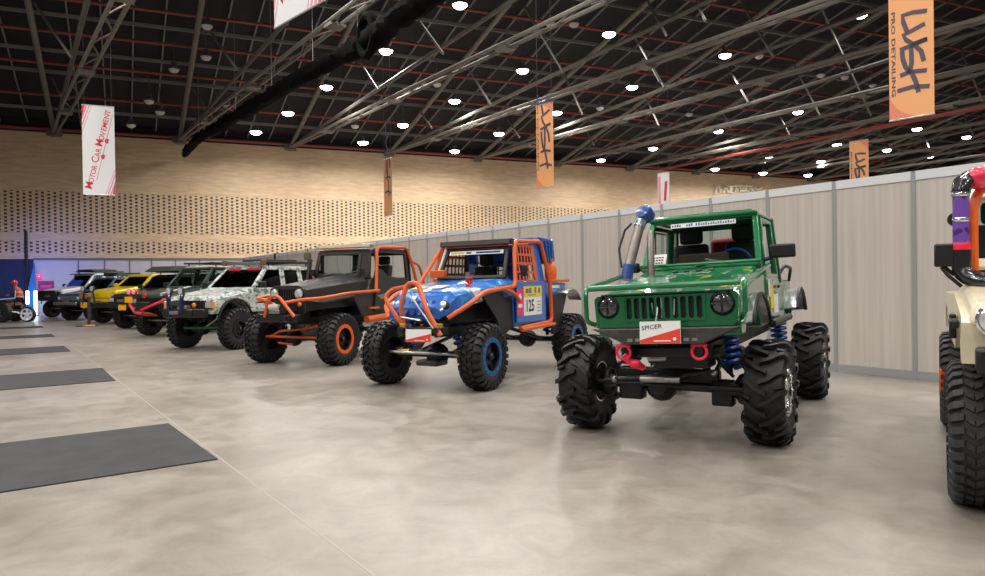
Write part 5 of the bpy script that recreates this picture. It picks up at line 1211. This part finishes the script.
# ------------------------------------------------------------------ far left: booth, rider, sign, tubes
CY_ = mat('lit_cyan_drape', (.01, .16, .5), .6)  # cyan carries the light falling on one fold of the blue drape
def walllocal(P): return Matrix.Rotation(-math.atan2(WD.y, WD.x), 3, 'Z') @ (P - wl0)
a, b_, c_, d_ = [walllocal(onwall(x, y, .35)) for x, y in ((34.5, 262), (34.8, 314), (24.5, 314), (29, 284))]
m = MB(); m.hexa([a, b_, c_, d_], [q + V((0, .12, 0)) for q in (a, b_, c_, d_)]); m.build('lit_drape_fold', CY_, wroot)
TUBEL = mat('white_light_tube', (1, 1, 1), .4, emit=(.75, .93, 1.), estr=7.)
for x, y0, y1, l in ((27.6, 291, 304, 'short glowing white light tube just right of the person in orange'), (35.6, 291, 315, 'tall glowing white light tube standing at the edge of the blue booth')):
    base = onwall(x, 305, 1.3); base.z = 0; top = onplane(x, y0, base, WN).z; low = max(.04, onplane(x, y1, base, WN).z)
    r_ = empty('light_tube', base, label=l, cat='light tube', group='glowing light tubes by the booth')
    m = MB(); m.lathe([(.075, low), (.075, top)], n=10); m.build('tube', TUBEL, r_)
    m = MB(); m.lathe([(.16, 0), (.16, .04)], n=14); 
    if low > .1: m.lathe([(.03, 0), (.03, low)], n=8)
    m.build('base', BLK, r_)
d = bpy.data.lights.new('booth_glow', 'AREA'); d.size = 2.5; d.energy = 95; d.color = (.12, .2, 1.)
o = bpy.data.objects.new('booth_glow', d); o.location = onwall(30, 262, 3.2); o.location.z = 3.6; o.rotation_euler = (math.radians(48), 0, math.radians(0)); COL.objects.link(o)
PK = mat('pink_lit_sign', (.8, .03, .12), .4, emit=(1, .05, .22), estr=.8)
s0 = onwall(39.2, 276.6, .08); s_ = empty('exit_sign', s0, math.atan2(WD.y, WD.x), label='small pink red box sign on the lilac wall above the magenta poster', cat='sign')
m = MB(); m.box((0, 0, 0), (.26, .10, .26)); m.build('box', PK, s_, bev=.02); m = MB(); m.box((0, -.055, .02), (.10, .02, .08)); m.build('symbol', WHITE, s_)
s1 = onwall(46, 288, .06); pk = empty('poster', s1, math.atan2(WD.y, WD.x), label='magenta poster on the lilac wall behind the white off road car', cat='poster')
wv = (onwall(54, 288) - onwall(38, 288)).length; hv = onwall(46, 282).z - onwall(46, 296).z
m = MB(); m.box((0, 0, 0), (wv, .03, hv)); m.build('sheet', mat('magenta_poster', (.32, .015, .13), .6), pk)
m = MB(); m.box((0, -.02, hv * .12), (wv * .7, .01, hv * .16)); m.build('print', mat('pink_poster_print', (.6, .08, .22), .6), pk)
# person
def person():
    P0 = G(20.5, 317.5); r_ = empty('person', P0, math.radians(200), label='person in orange vest and red helmet with dark trousers, leaning over a handlebar', cat='person')
    def skinned(name, edges, pts, rad, mt, parent=r_):
        me = bpy.data.meshes.new(name); me.from_pydata([V(p) for p in pts], edges, []); me.materials.append(mt)
        o = bpy.data.objects.new(name, me); COL.objects.link(o); o.parent = parent
        sk = o.modifiers.new('skin', 'SKIN'); sb_ = o.modifiers.new('sub', 'SUBSURF'); sb_.levels = 1; sb_.render_levels = 2
        for v, r in zip(me.skin_vertices[0].data, rad): v.radius = (r, r) if not isinstance(r, tuple) else r; v.use_root = False
        me.skin_vertices[0].data[0].use_root = True
        for p in me.polygons: p.use_smooth = True
        return o
    r_.scale = (1.08, 1.08, 1.08)
    pts = [(0, 0, .92), (.02, 0, 1.10), (.09, 0, 1.32), (.14, 0, 1.44), (.18, 0, 1.50), (.21, 0, 1.60), (.22, 0, 1.70),
           (.10, .19, 1.38), (.24, .24, 1.14), (.48, .17, 1.08), (.56, .15, 1.08), (.10, -.19, 1.38), (.24, -.24, 1.14), (.48, -.17, 1.08), (.56, -.15, 1.08),
           (.0, .10, .86), (.06, .11, .48), (-.04, .11, .10), (.10, .12, .04), (.0, -.10, .86), (.06, -.11, .48), (-.04, -.11, .10), (.10, -.12, .04)]
    ed = [(0, 1), (1, 2), (2, 3), (3, 4), (4, 5), (5, 6), (2, 7), (7, 8), (8, 9), (9, 10), (2, 11), (11, 12), (12, 13), (13, 14), (0, 15), (15, 16), (16, 17), (17, 18), (0, 19), (19, 20), (20, 21), (21, 22)]
    rad = [.14, .135, .15, .09, .06, .10, .085, .07, .05, .04, .04, .07, .05, .04, .04, .10, .07, .05, .045, .10, .07, .05, .045]
    skinned('body', ed, pts, rad, mat('skin', (.35, .19, .12), .5))
    DK = mat('dark_trousers', (.015, .015, .03), .8)
    skinned('trousers', [(0, 1), (1, 2), (2, 3), (0, 4), (4, 5), (5, 6)], [(0, 0, .94), (.0, .10, .86), (.06, .11, .48), (-.03, .11, .12), (.0, -.10, .86), (.06, -.11, .48), (-.03, -.11, .12)], [.17, .125, .09, .075, .125, .09, .075], DK)
    m = MB(); n = 16
    def ring(c, a, b): return [V(c) + V((a * math.cos(k * 2 * math.pi / n), b * math.sin(k * 2 * math.pi / n), 0)) for k in range(n)]
    m.loft([ring((0, 0, .90), .17, .20), ring((.02, 0, 1.10), .165, .19), ring((.08, 0, 1.28), .18, .22), ring((.12, 0, 1.40), .15, .22), ring((.16, 0, 1.48), .09, .11)])
    m.build('vest', mat('orange_vest', (.85, .13, .02), .6), r_)
    m = MB()
    for z, x, a, b in ((1.0, .01, .172, .20), (1.2, .05, .18, .215)): m.loft([ring((x, 0, z), a, b), ring((x + .01, 0, z + .05), a, b)], cap=False)
    m.build('reflective_band', mat('pale_band', (.7, .65, .5), .4), r_)
    skinned('sleeve', [(0, 1), (1, 2)], [(.10, .19, 1.38), (.24, .24, 1.15), (.40, .19, 1.09)], [.08, .062, .05], mat('dark_sleeve', (.03, .03, .06), .8))
    skinned('sleeve', [(0, 1), (1, 2)], [(.10, -.19, 1.38), (.24, -.24, 1.15), (.40, -.19, 1.09)], [.08, .062, .05], mat('dark_sleeve', (.03, .03, .06), .8))
    m = MB(); m.ball((.215, 0, 1.69), (.14, .125, .125), 16); m.build('helmet', mat('red_helmet', (.75, .04, .03), .35, coat=.5), r_)
    m = MB(); m.box((.34, 0, 1.69), (.12, .20, .02)); m.build('helmet_peak', mat('red_helmet', (.75, .04, .03), .35), r_, bev=.008)
person()
# low motorcycle-like machine at the left edge
def trike():
    P0 = G(15, 322.3); r_ = empty('motor_trike', P0, 0, label='low dark trike with a white spoked wheel, cut off by the left edge', cat='trike')
    k = P0.y / FPX; X = lambda px: (px - 15) * k
    def wheel(px, R, Wd, y, rimr, rm, n):
        tm = MB(); prof = [(rimr, -Wd * .45), (R * .86, -Wd * .5), (R * .97, -Wd * .3), (R, 0), (R * .97, Wd * .3), (R * .86, Wd * .5), (rimr, Wd * .45)]
        tm.lathe(prof, (X(px), y, R), (0, 1, 0), 28, cap=False); o = tm.build('wheel', RUB, r_)
        b = MB(); c = V((X(px), y - Wd * .3, R))
        b.lathe([(rimr, -.03), (rimr * 1.02, -.06), (rimr * .86, -.06), (rimr * .84, -.0)], c, (0, 1, 0), 24, cap=False)
        for i in range(n):
            t = 2 * math.pi * (i + .25) / n; e = V((math.cos(t), 0, math.sin(t)))
            b.bar(c + e * rimr * .1, c + e * rimr * .95, rimr * .34, .03, (0, 1, 0))
        b.lathe([(rimr * .28, -.05), (rimr * .28, .02)], c, (0, 1, 0), 14); b.build('rim', rm, o)
    WR = mat('white_alloy_rim', (.75, .77, .8), .3, coat=.5)
    wheel(28.2, .345, .24, .0, .27, WR, 5)
    wheel(3, .46, .34, -.05, .24, BLK, 6); wheel(3, .46, .34, .85, .24, BLK, 6)
    p = lambda n, m, mt, **kw: m.build(n, mt, r_, **kw)
    p('frame', MB().tube([(X(-4), -.1, .5), (X(10), -.1, .52), (X(18), .15, .40), (X(28), .2, .36)], .05, 8).tube([(X(-4), .6, .5), (X(10), .6, .52), (X(18), .45, .40), (X(28), .3, .36)], .05, 8), STEEL)
    p('axle', MB().tube([(X(28.2), -.1, .345), (X(28.2), .35, .345)], .04, 8).tube([(X(3), -.25, .46), (X(3), .75, .46)], .05, 8), STEEL)
    p('fender', MB().hexa([V((X(-6), -.25, .80)), V((X(11), -.20, .74)), V((X(11), .9, .74)), V((X(-6), .95, .80))], [V((X(-6), -.2, .92)), V((X(9), -.16, .88)), V((X(9), .85, .88)), V((X(-6), .9, .92))]), mat('dark_red_body', (.09, .02, .025), .35, coat=.5), bev=.03)
    p('side_plate', MB().box((X(1.2), -.26, .42), (.24, .03, .34)), mat('white_side_plate', (.8, .82, .85), .4), bev=.01)
    m = MB(); m.box((X(1.2) - .05, -.278, .42), (.03, .006, .16)).box((X(1.2) + .05, -.278, .42), (.03, .006, .16)).box((X(1.2), -.278, .49), (.12, .006, .03)); p('plate_mark', m, mat('cyan_mark', (.05, .4, .5), .4))
    p('steering_post', MB().tube([(X(10), .25, .6), (X(12.5), .25, 1.08)], .03, 8), BLK)
    p('handlebar', MB().tube([(X(-2), .05, 1.03), (X(6), .1, 1.05), (X(12.5), .2, 1.08), (X(13.2), .2, 1.45)], .028, 8), mat('pale_blue_bar', (.45, .62, .72), .4))
    p('seat', MB().box((X(2), .2, .95), (.5, .4, .12)), BLK, bev=.04)
trike()
# small dark stanchion on the floor
P0 = G(89.2, 326.4); st = empty('stanchion', P0, label='small dark stanchion post on a flat black plate before the yellow wagon', cat='stanchion')
k = P0.y / FPX
m = MB(); m.lathe([(.06, .02), (.05, 1.0), (.075, 1.02), (.075, 1.12), (.02, 1.14)], n=12); m.build('post', mat('dark_post', (.03, .025, .022), .5), st)
m = MB(); m.box((-.08, .0, .0125), (.72, .36, .025)); m.build('base_plate', mat('black_plate', (.01, .01, .01), .6), st, bev=.005)
m = MB(); m.lathe([(.22, .026), (.20, .05), (.07, .07)], (0, -.0, 0), n=18); m.build('orange_glow_patch', mat('orange_glow_patch', (.75, .28, .1), .5), st)  # orange glow round the post base, coloured onto a low disc
